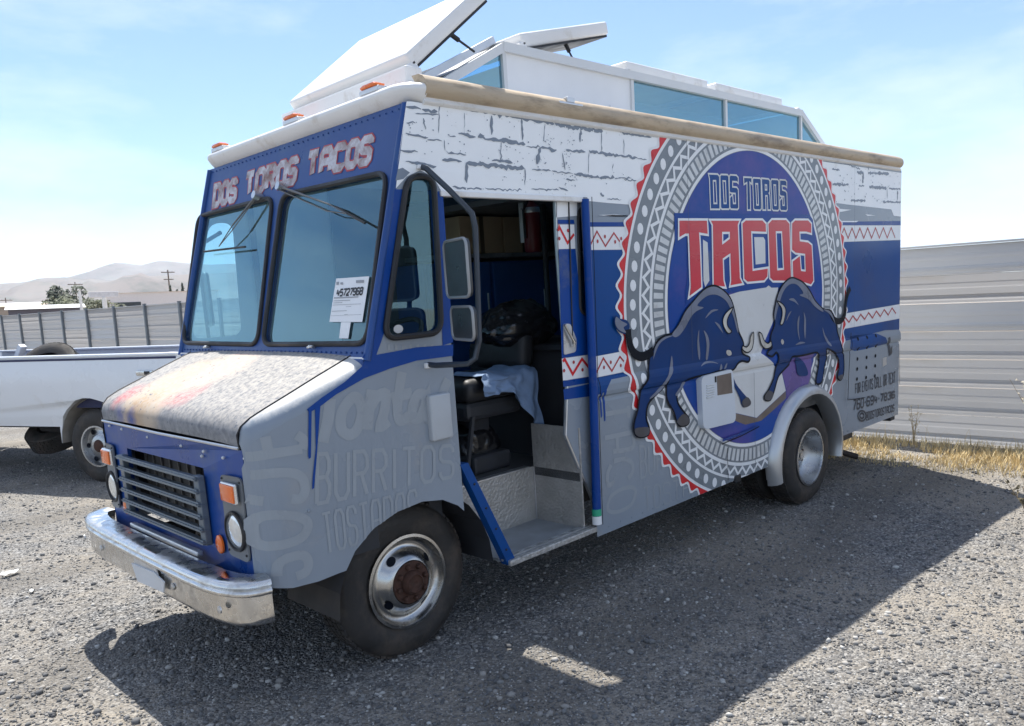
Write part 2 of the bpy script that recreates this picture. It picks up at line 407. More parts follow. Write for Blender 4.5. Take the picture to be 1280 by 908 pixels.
# ------------------------------------------------------------------ dry weeds at the right edge
m_weed = mat('weed_stem', (.34, .26, .15), .8, var=.2); m_weedleaf = mat('weed_leaf', (.58, .52, .40), .8, var=.3, scale=20)
m_weeddark = mat('weed_leaf_dark', (.10, .085, .05), .8, var=.3, scale=20)
def weed(name, loc, h, spread, nst, lf, mleaf, label, seed):
    rd = random.Random(seed); e = empty(name, loc); tag(e, label, 'weed')
    bs = B(); bl = B()
    for k in range(nst):
        a = rd.uniform(0, 6.28); hh = h*rd.uniform(.6, 1); sp = spread*rd.uniform(.3, 1)
        p = [V((0, 0, 0)), V((math.cos(a)*sp*.35, math.sin(a)*sp*.35, hh*.5)), V((math.cos(a)*sp, math.sin(a)*sp, hh))]
        tube(bs, p, [.006, .004, .0015], 5)
        for j in range(9):
            t = rd.uniform(.25, 1); q = p[1].lerp(p[2], (t-.5)*2) if t > .5 else p[0].lerp(p[1], t*2)
            b2 = rd.uniform(0, 6.28); r2 = q+V((math.cos(b2), math.sin(b2), rd.uniform(.3, 1.3)))*rd.uniform(.06, .16)*h
            tube(bs, [q, r2], [.002, .001], 4)
            for i in range(lf):
                c = q.lerp(r2, rd.uniform(.4, 1.1)); d = V((rd.gauss(0, 1), rd.gauss(0, 1), rd.gauss(0, 1))).normalized()*rd.uniform(.008, .02); u = d.orthogonal()*.45
                vs = [bl.verts.new(c+x) for x in (d, u, -d, -u)]; bl.faces.new(vs)
    fin('stem', bs, m_weed, e); fin('leaves', bl, mleaf, e)
q = GW(1318, 600); weed('dry_weed', (q.x, q.y, 0), .95, .42, 9, 5, m_weedleaf, 'tall pale dry thistle with seed heads before the right fence', 3)
q = GW(1290, 660); weed('dry_weed', (q.x, q.y, 0), .42, .2, 10, 8, m_weeddark, 'low dark brown weed on the gravel at the right edge', 5)
q = GW(1136, 560); weed('dry_weed', (q.x+.15, q.y, 0), .40, .10, 3, 3, m_weedleaf, 'thin dry weed stalk just behind the truck tail', 8)

# scraps of paper on the gravel, far left
m_paper = mat('scrap_paper', (.72, .71, .68), .7, var=.05)
for k, (px, py, rz, sx, lb) in enumerate(((14, 719, .5, .13, 'crumpled white paper scrap lying on sunlit gravel at far left'), (40, 742, 1.4, .05, 'tiny pale paper shred on the gravel below the larger scrap'))):
    q = GW(px, py); bm = B(); n_ = 6
    gr = [[bm.verts.new((sx*(i/n_-.5), sx*.45*(j/2-.5), .012+.03*random.random()*(sx/.13))) for i in range(n_+1)] for j in range(3)]
    for j in range(2):
        for i in range(n_): bm.faces.new((gr[j][i], gr[j][i+1], gr[j+1][i+1], gr[j+1][i]))
    o = fin('paper_scrap', bm, m_paper); o.location = (q.x, q.y, gz(q.x, q.y)); o.rotation_euler = (0, 0, rz); tag(o, lb, 'paper')

# ------------------------------------------------------------------ distance: hills, houses, trees, poles
m_hill = mat('desert_hill', (.17, .145, .13), .95, var=.25, scale=.01, dirt=(.10, .105, .09), dirt_amt=.4, dscale=.03)
def ridge(name, D, prof_px, depth, seed, rough):
    """prof_px: crest line as (px, py); the terrain rises from the plain to that crest and falls behind it"""
    bm = B(); rows = 26; cols = 240; grid = []
    x0, x1 = prof_px[0][0], prof_px[-1][0]
    for j in range(rows):
        t = j/(rows-1)*1.35; row = []
        for i in range(cols):
            px = x0+(x1-x0)*i/(cols-1)
            for (a, ya), (b_, yb) in zip(prof_px, prof_px[1:]):
                if a <= px <= b_: py = ya+(yb-ya)*(px-a)/(b_-a); break
            c = at_dist(px, py, D); H = c.z
            d = D-depth+depth*t; p = CW+(c-CW)*(d/D); 
            s = t if t < 1 else max(0, 1-(t-1)*2.2)
            f = s**1.5
            nz_ = mnoise.fractal(V((p.x/D*7+seed, p.y/D*7, seed)), 1., 2., 5)
            rg = 1-abs(mnoise.fractal(V((p.x/D*11+seed, p.y/D*11, seed+5)), 1., 2., 4))*1.2
            fade = max(0, 1-abs(t-1)*6)
            z = H*f*(1+rough*(nz_+(rg-.6))*(1-fade)*.8)+H*.02*nz_*fade
            row.append(bm.verts.new((p.x, p.y, max(-2, z-2))))
        grid.append(row)
    for j in range(rows-1):
        for i in range(cols-1): bm.faces.new((grid[j][i], grid[j][i+1], grid[j+1][i+1], grid[j+1][i]))
    o = fin(name, bm, m_hill, None, True, 80); tag(o, kind='structure'); return o
ridge('near_hills', 1250, [(-900, 372), (-300, 366), (0, 362), (60, 361), (110, 357), (160, 352), (200, 347), (240, 343), (330, 338), (600, 322), (900, 318), (1300, 345), (1700, 370)], 650, 1, .9)
ridge('middle_hills', 1850, [(-900, 372), (-400, 362), (-100, 358), (0, 353), (30, 349), (52, 343), (75, 340), (105, 340), (130, 343), (160, 347), (230, 352), (400, 350), (700, 330), (1300, 340), (1700, 365)], 550, 9, .5)
ridge('far_mountain', 2800, [(-900, 390), (-300, 380), (0, 362), (60, 350), (100, 339), (125, 331), (150, 327), (165, 329), (180, 330), (192, 325), (206, 324), (226, 327), (260, 329), (330, 326), (480, 330), (700, 335), (1300, 345), (1700, 370)], 900, 21, .3)

m_leafs = [mat('leaf_%d' % k, c, .7, var=.35, scale=1.2) for k, c in enumerate(((.105, .12, .07), (.14, .15, .085), (.08, .095, .065)))]
m_bark = mat('bark', (.16, .12, .09), .9, var=.2, bump=.3, bscale=8)
def tree(name, px, d, h, rx, rz_, seed, k, label, conifer=False, nl=1100):
    rd = random.Random(seed); c = at_dist(px, 390, d); e = empty(name, (c.x, c.y, 0)); tag(e, label, 'tree', 'trees beyond the fence')
    bm = B(); tube(bm, [(0, 0, -.1), (.08*h*.2, 0, h*.3), (0, .05, h*.62)], [.05*h*.6, .035*h*.6, .012*h], 7)
    for j in range(6):
        a = rd.uniform(0, 6.28); z0 = h*rd.uniform(.25, .5); tube(bm, [(0, 0, z0), (math.cos(a)*rx*.6, math.sin(a)*rx*.6, z0+h*.25)], [.02*h*.5, .005*h], 5)
    fin('trunk', bm, m_bark, e, True)
    bl = B(); blobs = []
    if conifer: blobs = [(0, 0, h*(.15+.8*t), rx*(1-t)*.9+.05, h*.1) for t in [i/9 for i in range(10)]]
    else:
        for j in range(13):
            a = rd.uniform(0, 6.28); rr = rx*math.sqrt(rd.random())*.8
            blobs.append((math.cos(a)*rr, math.sin(a)*rr, h*.64+rd.uniform(-1, 1)*rz_*.62*(1-.4*rr/rx), rx*rd.uniform(.22, .42), rz_*rd.uniform(.2, .38)))
    for j in range(nl):
        x, y, z, br, bz = rd.choice(blobs); u = V((rd.gauss(0, 1), rd.gauss(0, 1), rd.gauss(0, 1))).normalized()*rd.uniform(.45, 1)**.5
        p = V((x+u.x*br, y+u.y*br, z+u.z*bz)); s = h*rd.uniform(.018, .04)
        dd = V((rd.gauss(0, 1), rd.gauss(0, 1), rd.gauss(0, .6))).normalized()*s; ee = dd.orthogonal().normalized()*s*.6
        q = [bl.verts.new(p+v_) for v_ in (dd, ee, -dd, -ee)]; bl.faces.new(q)
    fin('crown', bl, m_leafs[k], e)
for a in (('broadleaf_tree', 52, 70, 4.1, 1.7, 1.2, 1, 0, 'dark rounded tree above the fence behind the pickup bed'),
          ('broadleaf_tree', 90, 76, 5.6, 1.7, 1.9, 2, 2, 'tallest dark green tree beside the white pole beyond the fence'),
          ('broadleaf_tree', 101, 72, 4.6, 2.5, 1.4, 3, 1, 'wide light green tree just right of the tallest tree'),
          ('broadleaf_tree', 124, 80, 4.5, 2.3, 1.3, 4, 0, 'dark green tree directly behind the roadside sign board'),
          ('broadleaf_tree', 30, 95, 4.4, 2.6, 1.3, 6, 1, 'low faint tree beyond the fence at the far left'),
          ('broadleaf_tree', 163, 130, 5.6, 3.0, 1.2, 7, 2, 'small dark tree rising behind the long white warehouse')):
    tree(*a)
for a in (('conifer_tree', 216, 118, 6.2, .7, 1, 11, 2, 'narrow dark conifer left of the other conifers by the truck'),
          ('conifer_tree', 224, 120, 5.6, .9, 1, 12, 2, 'dark conifer between two others beside the truck windshield'),
          ('conifer_tree', 231, 122, 6.6, 1.0, 1, 13, 2, 'dark conifer closest to the truck windshield and mirror')):
    tree(*a, conifer=True, nl=500)
m_bw = mat('warehouse_wall', (.72, .69, .68), .7, var=.04); m_bt = mat('tan_wall', (.45, .36, .28), .8, var=.06); m_bd = mat('shed_wall', (.10, .09, .11), .7)
m_roofm = mat('metal_roof', (.55, .55, .56), .5, .4); m_wing = mat('dark_window', (.03, .035, .04), .2)
def building(name, px, d, wd, dp, h, m, mroof, label, wins=0, garage=False, pitchh=.3):
    c = at_dist(px, 390, d); D = V((c.x-CW.x, c.y-CW.y)); e = empty(name, (c.x, c.y, 0), math.atan2(D.y, D.x)-math.pi/2); tag(e, label, 'building')
    bm = B(); box(bm, (-wd/2, 0, 0), (wd/2, dp, h)); fin('wall', bm, m, e)
    bm = B(); plate(bm, [[(-.2, h+.005), (dp/2, h+pitchh), (dp+.2, h+.005)]], lambda a, b: V((-wd/2-.2, a, b)), lambda p: V((wd/2+.2, p.y, p.z))); fin('roof', bm, mroof, e)
    for k in range(wins):
        x = -wd/2+wd*(k+.7)/(wins+.4); bm = B(); box(bm, (x-.5, -.03, h*.45), (x+.5, .02, h*.8)); fin('window', bm, m_wing, e)
    if garage:
        bm = B(); box(bm, (-wd*.42, -.04, 0), (-wd*.42+2.4, .02, h*.8)); fin('door', bm, m_wing, e)
        bm = B(); box(bm, (-wd*.42+.3, -.9, h*.55), (-wd*.42+1.5, -.03, h*.62)); fin('awning', bm, m_roofm, e)
building('warehouse', 205, 88, 10.5, 8, 4.55, m_bw, m_bw, 'long white warehouse with flat roof beyond the fence', 0, True, .05)
building('house', 14, 75, 9, 6, 3.3, m_bt, m_bt, 'tan low house beyond the fence at the far left', 3)
building('shed', 58, 66, 4.6, 4, 2.9, m_bd, m_roofm, 'small dark shed with grey roof below the rounded tree', 0, False, .3)
building('house', 40, 84, 4.5, 5, 3.6, m_bw, m_roofm, 'pale small house between the tan house and dark shed', 2)
for k in range(10):
    px = random.uniform(-60, 240); d = random.uniform(260, 560)
    building('house', px, d, random.uniform(8, 16), 9, random.uniform(3, 5), [m_bw, m_bt][k % 2], m_roofm, 'tiny distant house in the hazy town below the hills', 0)
for o in bpy.data.objects:
    if o.get('label') == 'tiny distant house in the hazy town below the hills': o['group'] = 'houses of the hazy town'
m_pole = mat('utility_pole_wood', (.14, .11, .09), .9); m_wpole = mat('white_pole_paint', (.75, .75, .73), .6)
def pole(px, d, h, m, arm, label, r=.12):
    c = at_dist(px, 390, d); e = empty('utility_pole', (c.x, c.y, 0), math.atan2(c.y-CW.y, c.x-CW.x)-math.pi/2+.3); tag(e, label, 'utility pole')
    bm = B(); tube(bm, [(0, 0, 0), (0, 0, h)], [r, r*.7], 8); fin('pole', bm, m, e, True)
    for z, a in arm:
        bm = B(); box(bm, (-a, -.06, z-.07), (a, .06, z+.07)); fin('crossarm', bm, m, e)
        bm = B()
        for s in (-.9, -.4, .4, .9): box(bm, (s*a-.04, -.04, z+.07), (s*a+.04, .04, z+.25))
        fin('insulator', bm, m_wpole, e)
pole(215, 150, 10.2, m_pole, [(9.8, 1.1), (8.6, .8)], 'tall wooden utility pole nearest the truck windshield', .16)
pole(193, 210, 8.6, m_pole, [(8.2, 1.2), (7.4, 1.0)], 'wooden utility pole with two crossarms above the warehouse', .16)
pole(98, 160, 9.0, m_pole, [(8.6, 1.2)], 'thin wooden utility pole rising above the trees', .12)
pole(9, 190, 7.6, m_pole, [(7.1, 1.2)], 'wooden utility pole at the far left above the tan house', .14)
pole(102.5, 62, 3.9, m_wpole, [], 'plain white pole standing in front of the green trees', .13)
c = at_dist(132, 390, 64); e = empty('sign_board', (c.x, c.y, 0), -.3); tag(e, 'blank pale roadside sign board on a white post', 'sign')
bm = B(); tube(bm, [(0, 0, 0), (0, 0, 3.5)], .16, 8); fin('post', bm, m_wpole, e, True)
bm = B(); box(bm, (-.95, -.1, 3.5), (.95, .1, 3.9), .02); fin('board', bm, mat('sign_face', (.62, .62, .64), .5), e)
# ------------------------------------------------------------------ food truck
W_ = 1.9765; YC = W_/2; XR = 6.132; ZT = 2.575
truck = empty('food_truck'); truck.matrix_world = TM
tag(truck, 'blue and grey step van food truck with bull logo and open side door', 'food truck')
def place(o): o.matrix_world = TM; return o
c_white = (.80, .80, .79); c_blue = (.004, .052, .265); c_navy = (.008, .022, .115); c_grey = (.245, .285, .335)
P_grey = mat('paint_grey', c_grey, .30, var=.05, scale=1.6, spec=.4, dirt=(.30, .31, .32), dirt_amt=.2, dscale=2.2, bump=.10, bscale=2.2)
P_ghost = mat('paint_ghost_grey', (.30, .332, .365), .34, var=.05, spec=.3)
P_slate = mat('paint_slate', (.19, .23, .285), .4, var=.08, scale=7)
P_white = mat('paint_white', (.88, .90, .91), .4, var=.04, scale=2.5, dirt=(.58, .57, .54), dirt_amt=.12, dscale=2., bump=.10, bscale=2.2)
P_line = mat('paint_print_white', (.80, .81, .82), .35, var=.04, spec=.3)
P_blue = mat('paint_blue', c_blue, .33, var=.10, scale=1.8, spec=.2, dirt=(.10, .13, .22), dirt_amt=.12, dscale=3, bump=.10, bscale=2.2)
P_navy = mat('paint_navy', (.004, .062, .245), .35, var=.12, scale=1.2, spec=.16, dirt=(.02, .05, .17), dirt_amt=.35, dscale=1.1, bump=.10, bscale=2.2)
P_bull = mat('print_bull', (.003, .036, .15), .4, var=.15, scale=3, spec=.16)
P_bullgrey = mat('print_bull_grey', (.17, .19, .25), .35, var=.2, scale=5, spec=.3)
P_black = mat('print_black', (.004, .006, .012), .5, var=.1, spec=.12)
P_hoof = mat('print_hoof', (.055, .055, .065), .4, var=.3, scale=12)
P_horn = mat('print_horn', (.52, .50, .45), .35, var=.25, scale=9)
P_ring = mat('print_ring_grey', (.20, .225, .25), .32, var=.06, spec=.3, bump=.10, bscale=2.2)
P_red = mat('print_red', (.62, .022, .028), .32, var=.12, scale=4, spec=.3)
P_redline = mat('print_dark_red', (.42, .035, .04), .4, var=.2, scale=8)
P_redtext = mat('print_red_letters', (.60, .03, .05), .3, var=.12, scale=1.5, spec=.3, dirt=(.58, .07, .07), dirt_amt=.5, dscale=1.2, stretch=(.3, 1, 2.2))
P_field = mat('print_blue_field', (.006, .058, .30), .35, var=.12, scale=1.0, spec=.18, dirt=(.10, .075, .30), dirt_amt=.42, dscale=1.1, bump=.10, bscale=2.2)
P_bar = mat('print_bar', (.62, .635, .64), .35, var=.1, scale=9, dirt=(.45, .44, .42), dirt_amt=.3, dscale=6)
P_cream = mat('print_cream', (.64, .65, .65), .35, var=.05, scale=3, dirt=(.52, .50, .45), dirt_amt=.25, dscale=1.5)
P_card = mat('tan_reflection_and_window', (.15, .115, .095), .4, var=.3, scale=8)  # tan of the painted reflection, also used for the access panel's window
P_purple = mat('print_purple', (.13, .085, .30), .3, var=.25, scale=3, spec=.3)
P_roofw = mat('roof_white', (.80, .795, .78), .42, var=.04, scale=3, dirt=(.55, .50, .43), dirt_amt=.16, dscale=4)
P_alu = mat('bare_aluminium', (.62, .63, .64), .38, .85, var=.12, scale=8, dirt=(.40, .38, .35), dirt_amt=.2, dscale=5)
P_rubber = mat('rubber', (.018, .018, .02), .55, var=.2)
P_dark = mat('dark_interior', (.028, .030, .036), .6, var=.2)
P_chrome = mat('chrome', (.66, .655, .64), .24, 1., var=.08, scale=12, dirt=(.40, .37, .33), dirt_amt=.34, dscale=12, rvar=.6, bump=.08, bscale=9)

def yf(x):
    if x >= .40: return 0.
    y = .10*((.40-x)/.87)**2
    if x < -.38: y += .075*(1-math.sqrt(max(0, 1-min(1, (-.38-x)/.09)**2)))
    return y
XCUT = [.3, .2, .1, 0, -.1, -.2, -.3, -.38, -.41, -.43, -.445, -.458, -.466]
def rail_c(x): return 1.145-.0235*(x-1.87)
RPROF = [(.062, 0), (.040, -.010), (.018, -.015), (-.018, -.015), (-.038, -.009), (-.05, .004), (-.062, .004), (-.078, 0)]
def ysurf(x, z):
    y = yf(x)
    if x > 1.5:
        d = z-rail_c(x)
        for (a, ya), (b_, yb) in zip(RPROF, RPROF[1:]):
            if b_ <= d <= a: y += ya+(yb-ya)*(a-d)/(a-b_); break
    return y
def SP(px, py):
    y = 0.
    for _ in range(7): p = FY(px, py, y); y = ysurf(p.x, p.z)
    return (p.x, p.z)
ARCH = [(4.128+.535*math.cos(R(a)), .29+.50*math.sin(R(a))) for a in range(0, 181, 12)]; ARCH = [(4.663, -.3)]+ARCH+[(3.593, -.3)]
FARCH = [(.62, .3), (.60, .63), (.50, .735), (.41, .785), (.29, .805), (.15, .79), (.02, .742), (-.075, .665), (-.125, .59), (-.15, .3)]
def cut_convex(bm, poly):
    c = V((sum(p[0] for p in poly)/len(poly), sum(p[1] for p in poly)/len(poly)))
    pl_ = []
    for a, b_ in zip(poly, poly[1:]+poly[:1]):
        a, b_ = V(a), V(b_); n = V((-(b_-a).y, (b_-a).x)).normalized()
        if n.dot(c-a) < 0: n = -n
        pl_.append((a, n))
    lo = [min(p[i] for p in poly) for i in (0, 1)]; hi = [max(p[i] for p in poly) for i in (0, 1)]
    def near(f):
        return not (max(v.co.x for v in f.verts) < lo[0] or min(v.co.x for v in f.verts) > hi[0] or max(v.co.z for v in f.verts) < lo[1] or min(v.co.z for v in f.verts) > hi[1])
    fs = [f for f in bm.faces if near(f)]
    if not fs: return
    for a, n in pl_:
        fs = [f for f in bm.faces if near(f)]
        g = list({e for f in fs for e in f.edges} | {v for f in fs for v in f.verts} | set(fs))
        bmesh.ops.bisect_plane(bm, geom=g, dist=1e-6, plane_co=(a.x, 0, a.y), plane_no=(n.x, 0, n.y))
    dead = []
    for f in bm.faces:
        m = f.calc_center_median(); q = V((m.x, m.z))
        if all((q-a).dot(n) > 0 for a, n in pl_): dead.append(f)
    bmesh.ops.delete(bm, geom=dead, context='FACES')
def bis(bm, co, no, clear=False):
    bmesh.ops.bisect_plane(bm, geom=bm.verts[:]+bm.edges[:]+bm.faces[:], dist=1e-6, plane_co=co, plane_no=no, clear_outer=clear)
PATTERN = {'red_zigzag', 'red_dots', 'brick_joints', 'flaked_paint', 'logo_white_line', 'logo_zigzag', 'logo_word_outline', 'logo_word_dos_toros_outline', 'bull_outline', 'bull_highlight', 'bull_horn_outline', 'ghost_lettering', 'ghost_bars', 'phone_lettering', 'phone_number', 'handle_lettering', 'round_icon', 'panel_seam', 'bull_tail', 'vent_holes'}
def side(name, polys, m, parent, layer=0, clip=True, arch=True, farch=False, smooth=True):
    if len(polys) > 1 and name not in PATTERN:
        return [side(name, [q], m, parent, layer, clip, arch, farch) for q in polys][0]
    """flat print on the street side: polygons in (x, z), bent over the rail and the fender like the sheet below it"""
    bm = B()
    for i, loops in enumerate(polys):
        if loops and isinstance(loops[0][0], (int, float)): loops = [loops]
        tess(bm, loops, lambda a, b: V((a, -.00004*(i % 17), b)))
    xs_ = [v.co.x for v in bm.verts]; zs_ = [v.co.z for v in bm.verts]
    if clip and (min(zs_) > ZT or (max(zs_) < .303 and min(xs_) > .6)): bm.free(); return None
    if clip:
        if max(zs_) > ZT-.002: bis(bm, (0, 0, ZT-.002), (0, 0, 1), True)
        if min(zs_) < .303 and min(xs_) > .6: bis(bm, (0, 0, .303), (0, 0, -1), True)
        if max(xs_) > XR-.004: bis(bm, (XR-.004, 0, 0), (1, 0, 0), True)
    if max(xs_) > 1.5 and min(zs_) < 1.22 and max(zs_) > .9:
        for d, _ in RPROF: bis(bm, (1.87, 0, 1.145+d), (.0235, 0, 1))
        bis(bm, (1.5, 0, 0), (1, 0, 0))
    if min(xs_) < .4:
        for x in XCUT:
            if min(xs_) < x < max(xs_): bis(bm, (x, 0, 0), (1, 0, 0))
    if arch and max(xs_) > 3.5 and min(zs_) < .85: cut_convex(bm, ARCH)
    if farch: cut_convex(bm, FARCH)
    for v in bm.verts: v.co.y += ysurf(v.co.x, v.co.z)-.0011*layer
    me = bpy.data.meshes.new(name); bm.normal_update()
    for f in bm.faces:
        if f.normal.y > 0: f.normal_flip()
    if not bm.faces: bm.free(); bpy.data.meshes.remove(me); return None
    bm.to_mesh(me); bm.free()
    o = link(name, me, m, parent)
    if name in PATTERN and len(polys) > 1: o['kind'] = 'stuff'
    return o
def px_poly(pts): return [SP(*p) for p in pts]
def zoom(ox, oy, sc): return lambda pts: [(ox+x/sc, oy+y/sc) for x, y in pts]

# stroke letters on a unit box
GL = {
 'A': [[(0, 0), (0, .8), (.2, 1), (.8, 1), (1, .8), (1, 0)], [(0, .45), (1, .45)]],
 'B': [[(0, 0), (0, 1), (.75, 1), (.95, .85), (.95, .65), (.75, .52), (0, .52)], [(.75, .52), (1, .36), (1, .16), (.8, 0), (0, 0)]],
 'C': [[(1, .78), (1, .85), (.8, 1), (.2, 1), (0, .85), (0, .15), (.2, 0), (.8, 0), (1, .15), (1, .22)]],
 'D': [[(0, 0), (0, 1), (.75, 1), (1, .82), (1, .18), (.75, 0), (0, 0)]],
 'E': [[(1, 1), (0, 1), (0, 0), (1, 0)], [(0, .5), (.8, .5)]], 'F': [[(1, 1), (0, 1), (0, 0)], [(0, .5), (.8, .5)]],
 'I': [[(.5, 0), (.5, 1)]], 'L': [[(0, 1), (0, 0), (1, 0)]], 'N': [[(0, 0), (0, 1), (1, 0), (1, 1)]],
 'O': [[(.25, 0), (0, .15), (0, .85), (.25, 1), (.75, 1), (1, .85), (1, .15), (.75, 0), (.25, 0)]],
 'R': [[(0, 0), (0, 1), (.75, 1), (1, .85), (1, .62), (.75, .5), (0, .5)], [(.55, .5), (1, 0)]],
 'S': [[(1, .78), (1, .88), (.8, 1), (.2, 1), (0, .88), (0, .62), (.2, .52), (.8, .48), (1, .38), (1, .12), (.8, 0), (.2, 0), (0, .12), (0, .22)]],
 'T': [[(0, 1), (1, 1)], [(.5, 1), (.5, 0)]], 'U': [[(0, 1), (0, .15), (.25, 0), (.75, 0), (1, .15), (1, 1)]],
 'V': [[(0, 1), (.5, 0), (1, 1)]], 'X': [[(0, 0), (1, 1)], [(0, 1), (1, 0)]],
 '0': [[(.25, 0), (0, .15), (0, .85), (.25, 1), (.75, 1), (1, .85), (1, .15), (.75, 0), (.25, 0)]],
 '2': [[(0, .85), (.2, 1), (.8, 1), (1, .85), (1, .6), (0, .12), (0, 0), (1, 0)]],
 '3': [[(0, 1), (1, 1), (1, .52), (.4, .52)], [(1, .52), (1, 0), (0, 0)]], '4': [[(.1, 1), (0, .4), (1, .4)], [(.75, .8), (.7, 0)]],
 '5': [[(1, 1), (0, 1), (0, .55), (.8, .55), (1, .4), (1, .15), (.8, 0), (0, 0)]],
 '6': [[(1, .85), (.8, 1), (.2, 1), (0, .85), (0, .15), (.2, 0), (.8, 0), (1, .15), (1, .4), (.8, .53), (0, .53)]],
 '7': [[(0, 1), (1, 1), (.35, 0)]], '8': [[(.2, 0), (0, .15), (0, .4), (.2, .52), (.8, .52), (1, .66), (1, .88), (.8, 1), (.2, 1), (0, .88), (0, .66), (.2, .52)], [(.8, .52), (1, .4), (1, .15), (.8, 0), (.2, 0)]],
 '9': [[(0, .12), (.2, 0), (.8, 0), (1, .15), (1, .85), (.8, 1), (.2, 1), (0, .85), (0, .6), (.2, .47), (1, .47)]],
 '-': [[(.1, .5), (.9, .5)]], '@': [[(.7, .35), (.7, .65), (.4, .65), (.35, .35), (.65, .35), (1, .3), (1, .85), (.8, 1), (.2, 1), (0, .85), (0, .15), (.2, 0), (.9, 0)]],
}
def strokes(text, quad, fmap, gap=.34, narrow='I-'):
    """letters laid into a picture-plane quad TL, TR, BR, BL of the surface; returns polylines in surface coordinates"""
    ws = [.35 if c in narrow else (.55 if c == ' ' else 1) for c in text]; tot = sum(ws)+gap*(len(text)-1); x = 0; out = []
    TL, TR, BR, BL = [V(q) for q in quad]
    for c, w_ in zip(text, ws):
        for pl_ in GL.get(c, []):
            o = []
            for (u, v) in pl_:
                s = (x+u*w_)/tot; t = 1-v; p = (TL*(1-s)+TR*s)*(1-t)+(BL*(1-s)+BR*s)*t; o.append(fmap(p.x, p.y))
            out.append(o)
        x += w_+gap
    return out
def stroke_polys(lines, w_):
    out = []
    for l_ in lines:
        if len(l_) > 2 and (V(l_[0])-V(l_[-1])).length < 1e-4: out += ribbon(l_[:-1], w_, True)
        else: out += ribbon(l_, w_)
    return out

# ---- street side sheet (above the belt and behind the door), fender sheet below it
def xa(z): return .094+.301*(z-1.559)          # raked front edge
DX0, DX1, DZ1 = .535, 1.52, 2.19
qw = px_poly([(508, 221), (541, 221), (551, 416), (478, 424)])
qwin = rpoly(qw, [.10, .10, .07, .07], 6)
upper = [(xa(1.5), 1.5), (DX0, 1.5), (DX0, DZ1), (DX1, DZ1), (DX1, .30)]
arch_line = [p for p in ARCH[1:-1]][::-1]
upper += [(3.593, .30)]+arch_line+[(4.663, .30), (XR, .285), (XR, ZT), (xa(ZT), ZT)]
sidep = side('side_panel', [[upper, qwin]], P_grey, truck, 0, clip=False, arch=False)
bmx = B(); lathe
# fender
HP = [(-.468, 1.185), (-.47, 1.235), (-.455, 1.266), (-.42, 1.297), (-.36, 1.326), (-.25, 1.369), (-.10, 1.429), (.0, 1.467), (.08, 1.498)]
def zh(x):
    if x <= -.455: return 1.266-.08*min(1, max(0, (-.455-x)/.015))
    for (a, za), (b_, zb) in zip(HP[2:], HP[3:]):
        if a <= x <= b_: return za+(zb-za)*(x-a)/(b_-a)
    return 1.498
SH = .075
top = [(x, zh(x)-SH) for x in (.08, .0, -.1, -.25, -.36, -.42, -.455, -.468)]
fend = [(-.472, 1.10), (-.474, .62), (-.46, .60), (-.36, .578), (-.25, .577), (-.16, .588)]+FARCH[1:-1][::-1][0:]
fend = [p for p in fend if p[0] < .535]+[(.535, .70), (.535, 1.5), (xa(1.5), 1.5)]+top
fenderp = side('front_fender', [fend], P_grey, truck, 0, clip=False, arch=False)
def mirror_part(o, name, m, parent):
    me = o.data.copy(); 
    for v in me.vertices: v.co.y = W_-v.co.y
    me.flip_normals(); return link(name, me, None, parent)
mirror_part(fenderp, 'front_fender', P_grey, truck)
def dusty_grey():
    m, t, b = nodes('paint_grey_dusty'); n, l = t.nodes, t.links
    tc = n.new('ShaderNodeTexCoord'); nz_ = n.new('ShaderNodeTexNoise'); nz_.inputs['Scale'].default_value = 30; nz_.inputs['Detail'].default_value = 10; nz_.inputs['Roughness'].default_value = .75
    l.new(tc.outputs['Object'], nz_.inputs['Vector'])
    g_ = n.new('ShaderNodeNewGeometry'); sx = n.new('ShaderNodeSeparateXYZ'); l.new(g_.outputs['Normal'], sx.inputs[0])
    ad = n.new('ShaderNodeMath'); ad.operation = 'MULTIPLY_ADD'; ad.inputs[1].default_value = .9; l.new(nz_.outputs['Fac'], ad.inputs[0]); l.new(sx.outputs[2], ad.inputs[2])
    r_ = n.new('ShaderNodeMapRange'); r_.inputs[1].default_value = .95; r_.inputs[2].default_value = 1.35; l.new(ad.outputs[0], r_.inputs[0])
    x = n.new('ShaderNodeMixRGB'); x.inputs[1].default_value = (*c_grey, 1); x.inputs[2].default_value = (.56, .55, .53, 1); l.new(r_.outputs[0], x.inputs[0]); l.new(x.outputs[0], b.inputs['Base Color'])
    b.inputs['Roughness'].default_value = .36; b.inputs['Specular IOR Level'].default_value = .4
    return m
P_gdust = dusty_grey()
def shoulder(flip):
    bm = B(); rows = []
    xs_ = [-.4675, -.464, -.458, -.45, -.44, -.42, -.39, -.36, -.30, -.25, -.18, -.10, -.05, 0, .04, .08]
    for x in xs_:
        ys_ = .15+.035*max(0, (-.40-x)/.07); y0 = yf(x); z0 = zh(x)-SH
        rows.append([bm.verts.new((x, (W_-y) if flip else y, z)) for y, z in [(y0+(ys_-y0)*(1-math.cos(R(a))), z0+SH*math.sin(R(a))) for a in range(0, 91, 10)]])
    for a, b_ in zip(rows, rows[1:]):
        for k in range(len(a)-1): bm.faces.new((a[k], a[k+1], b_[k+1], b_[k]))
    # nose edge folds back to the front panel
    return fin('fender_shoulder', bm, P_gdust, truck, True, 60)
shoulder(False); shoulder(True)

# ---- prints on the street side
D = lambda name, polys, m, layer, **k: side(name, polys, m, sidep, layer, **k)
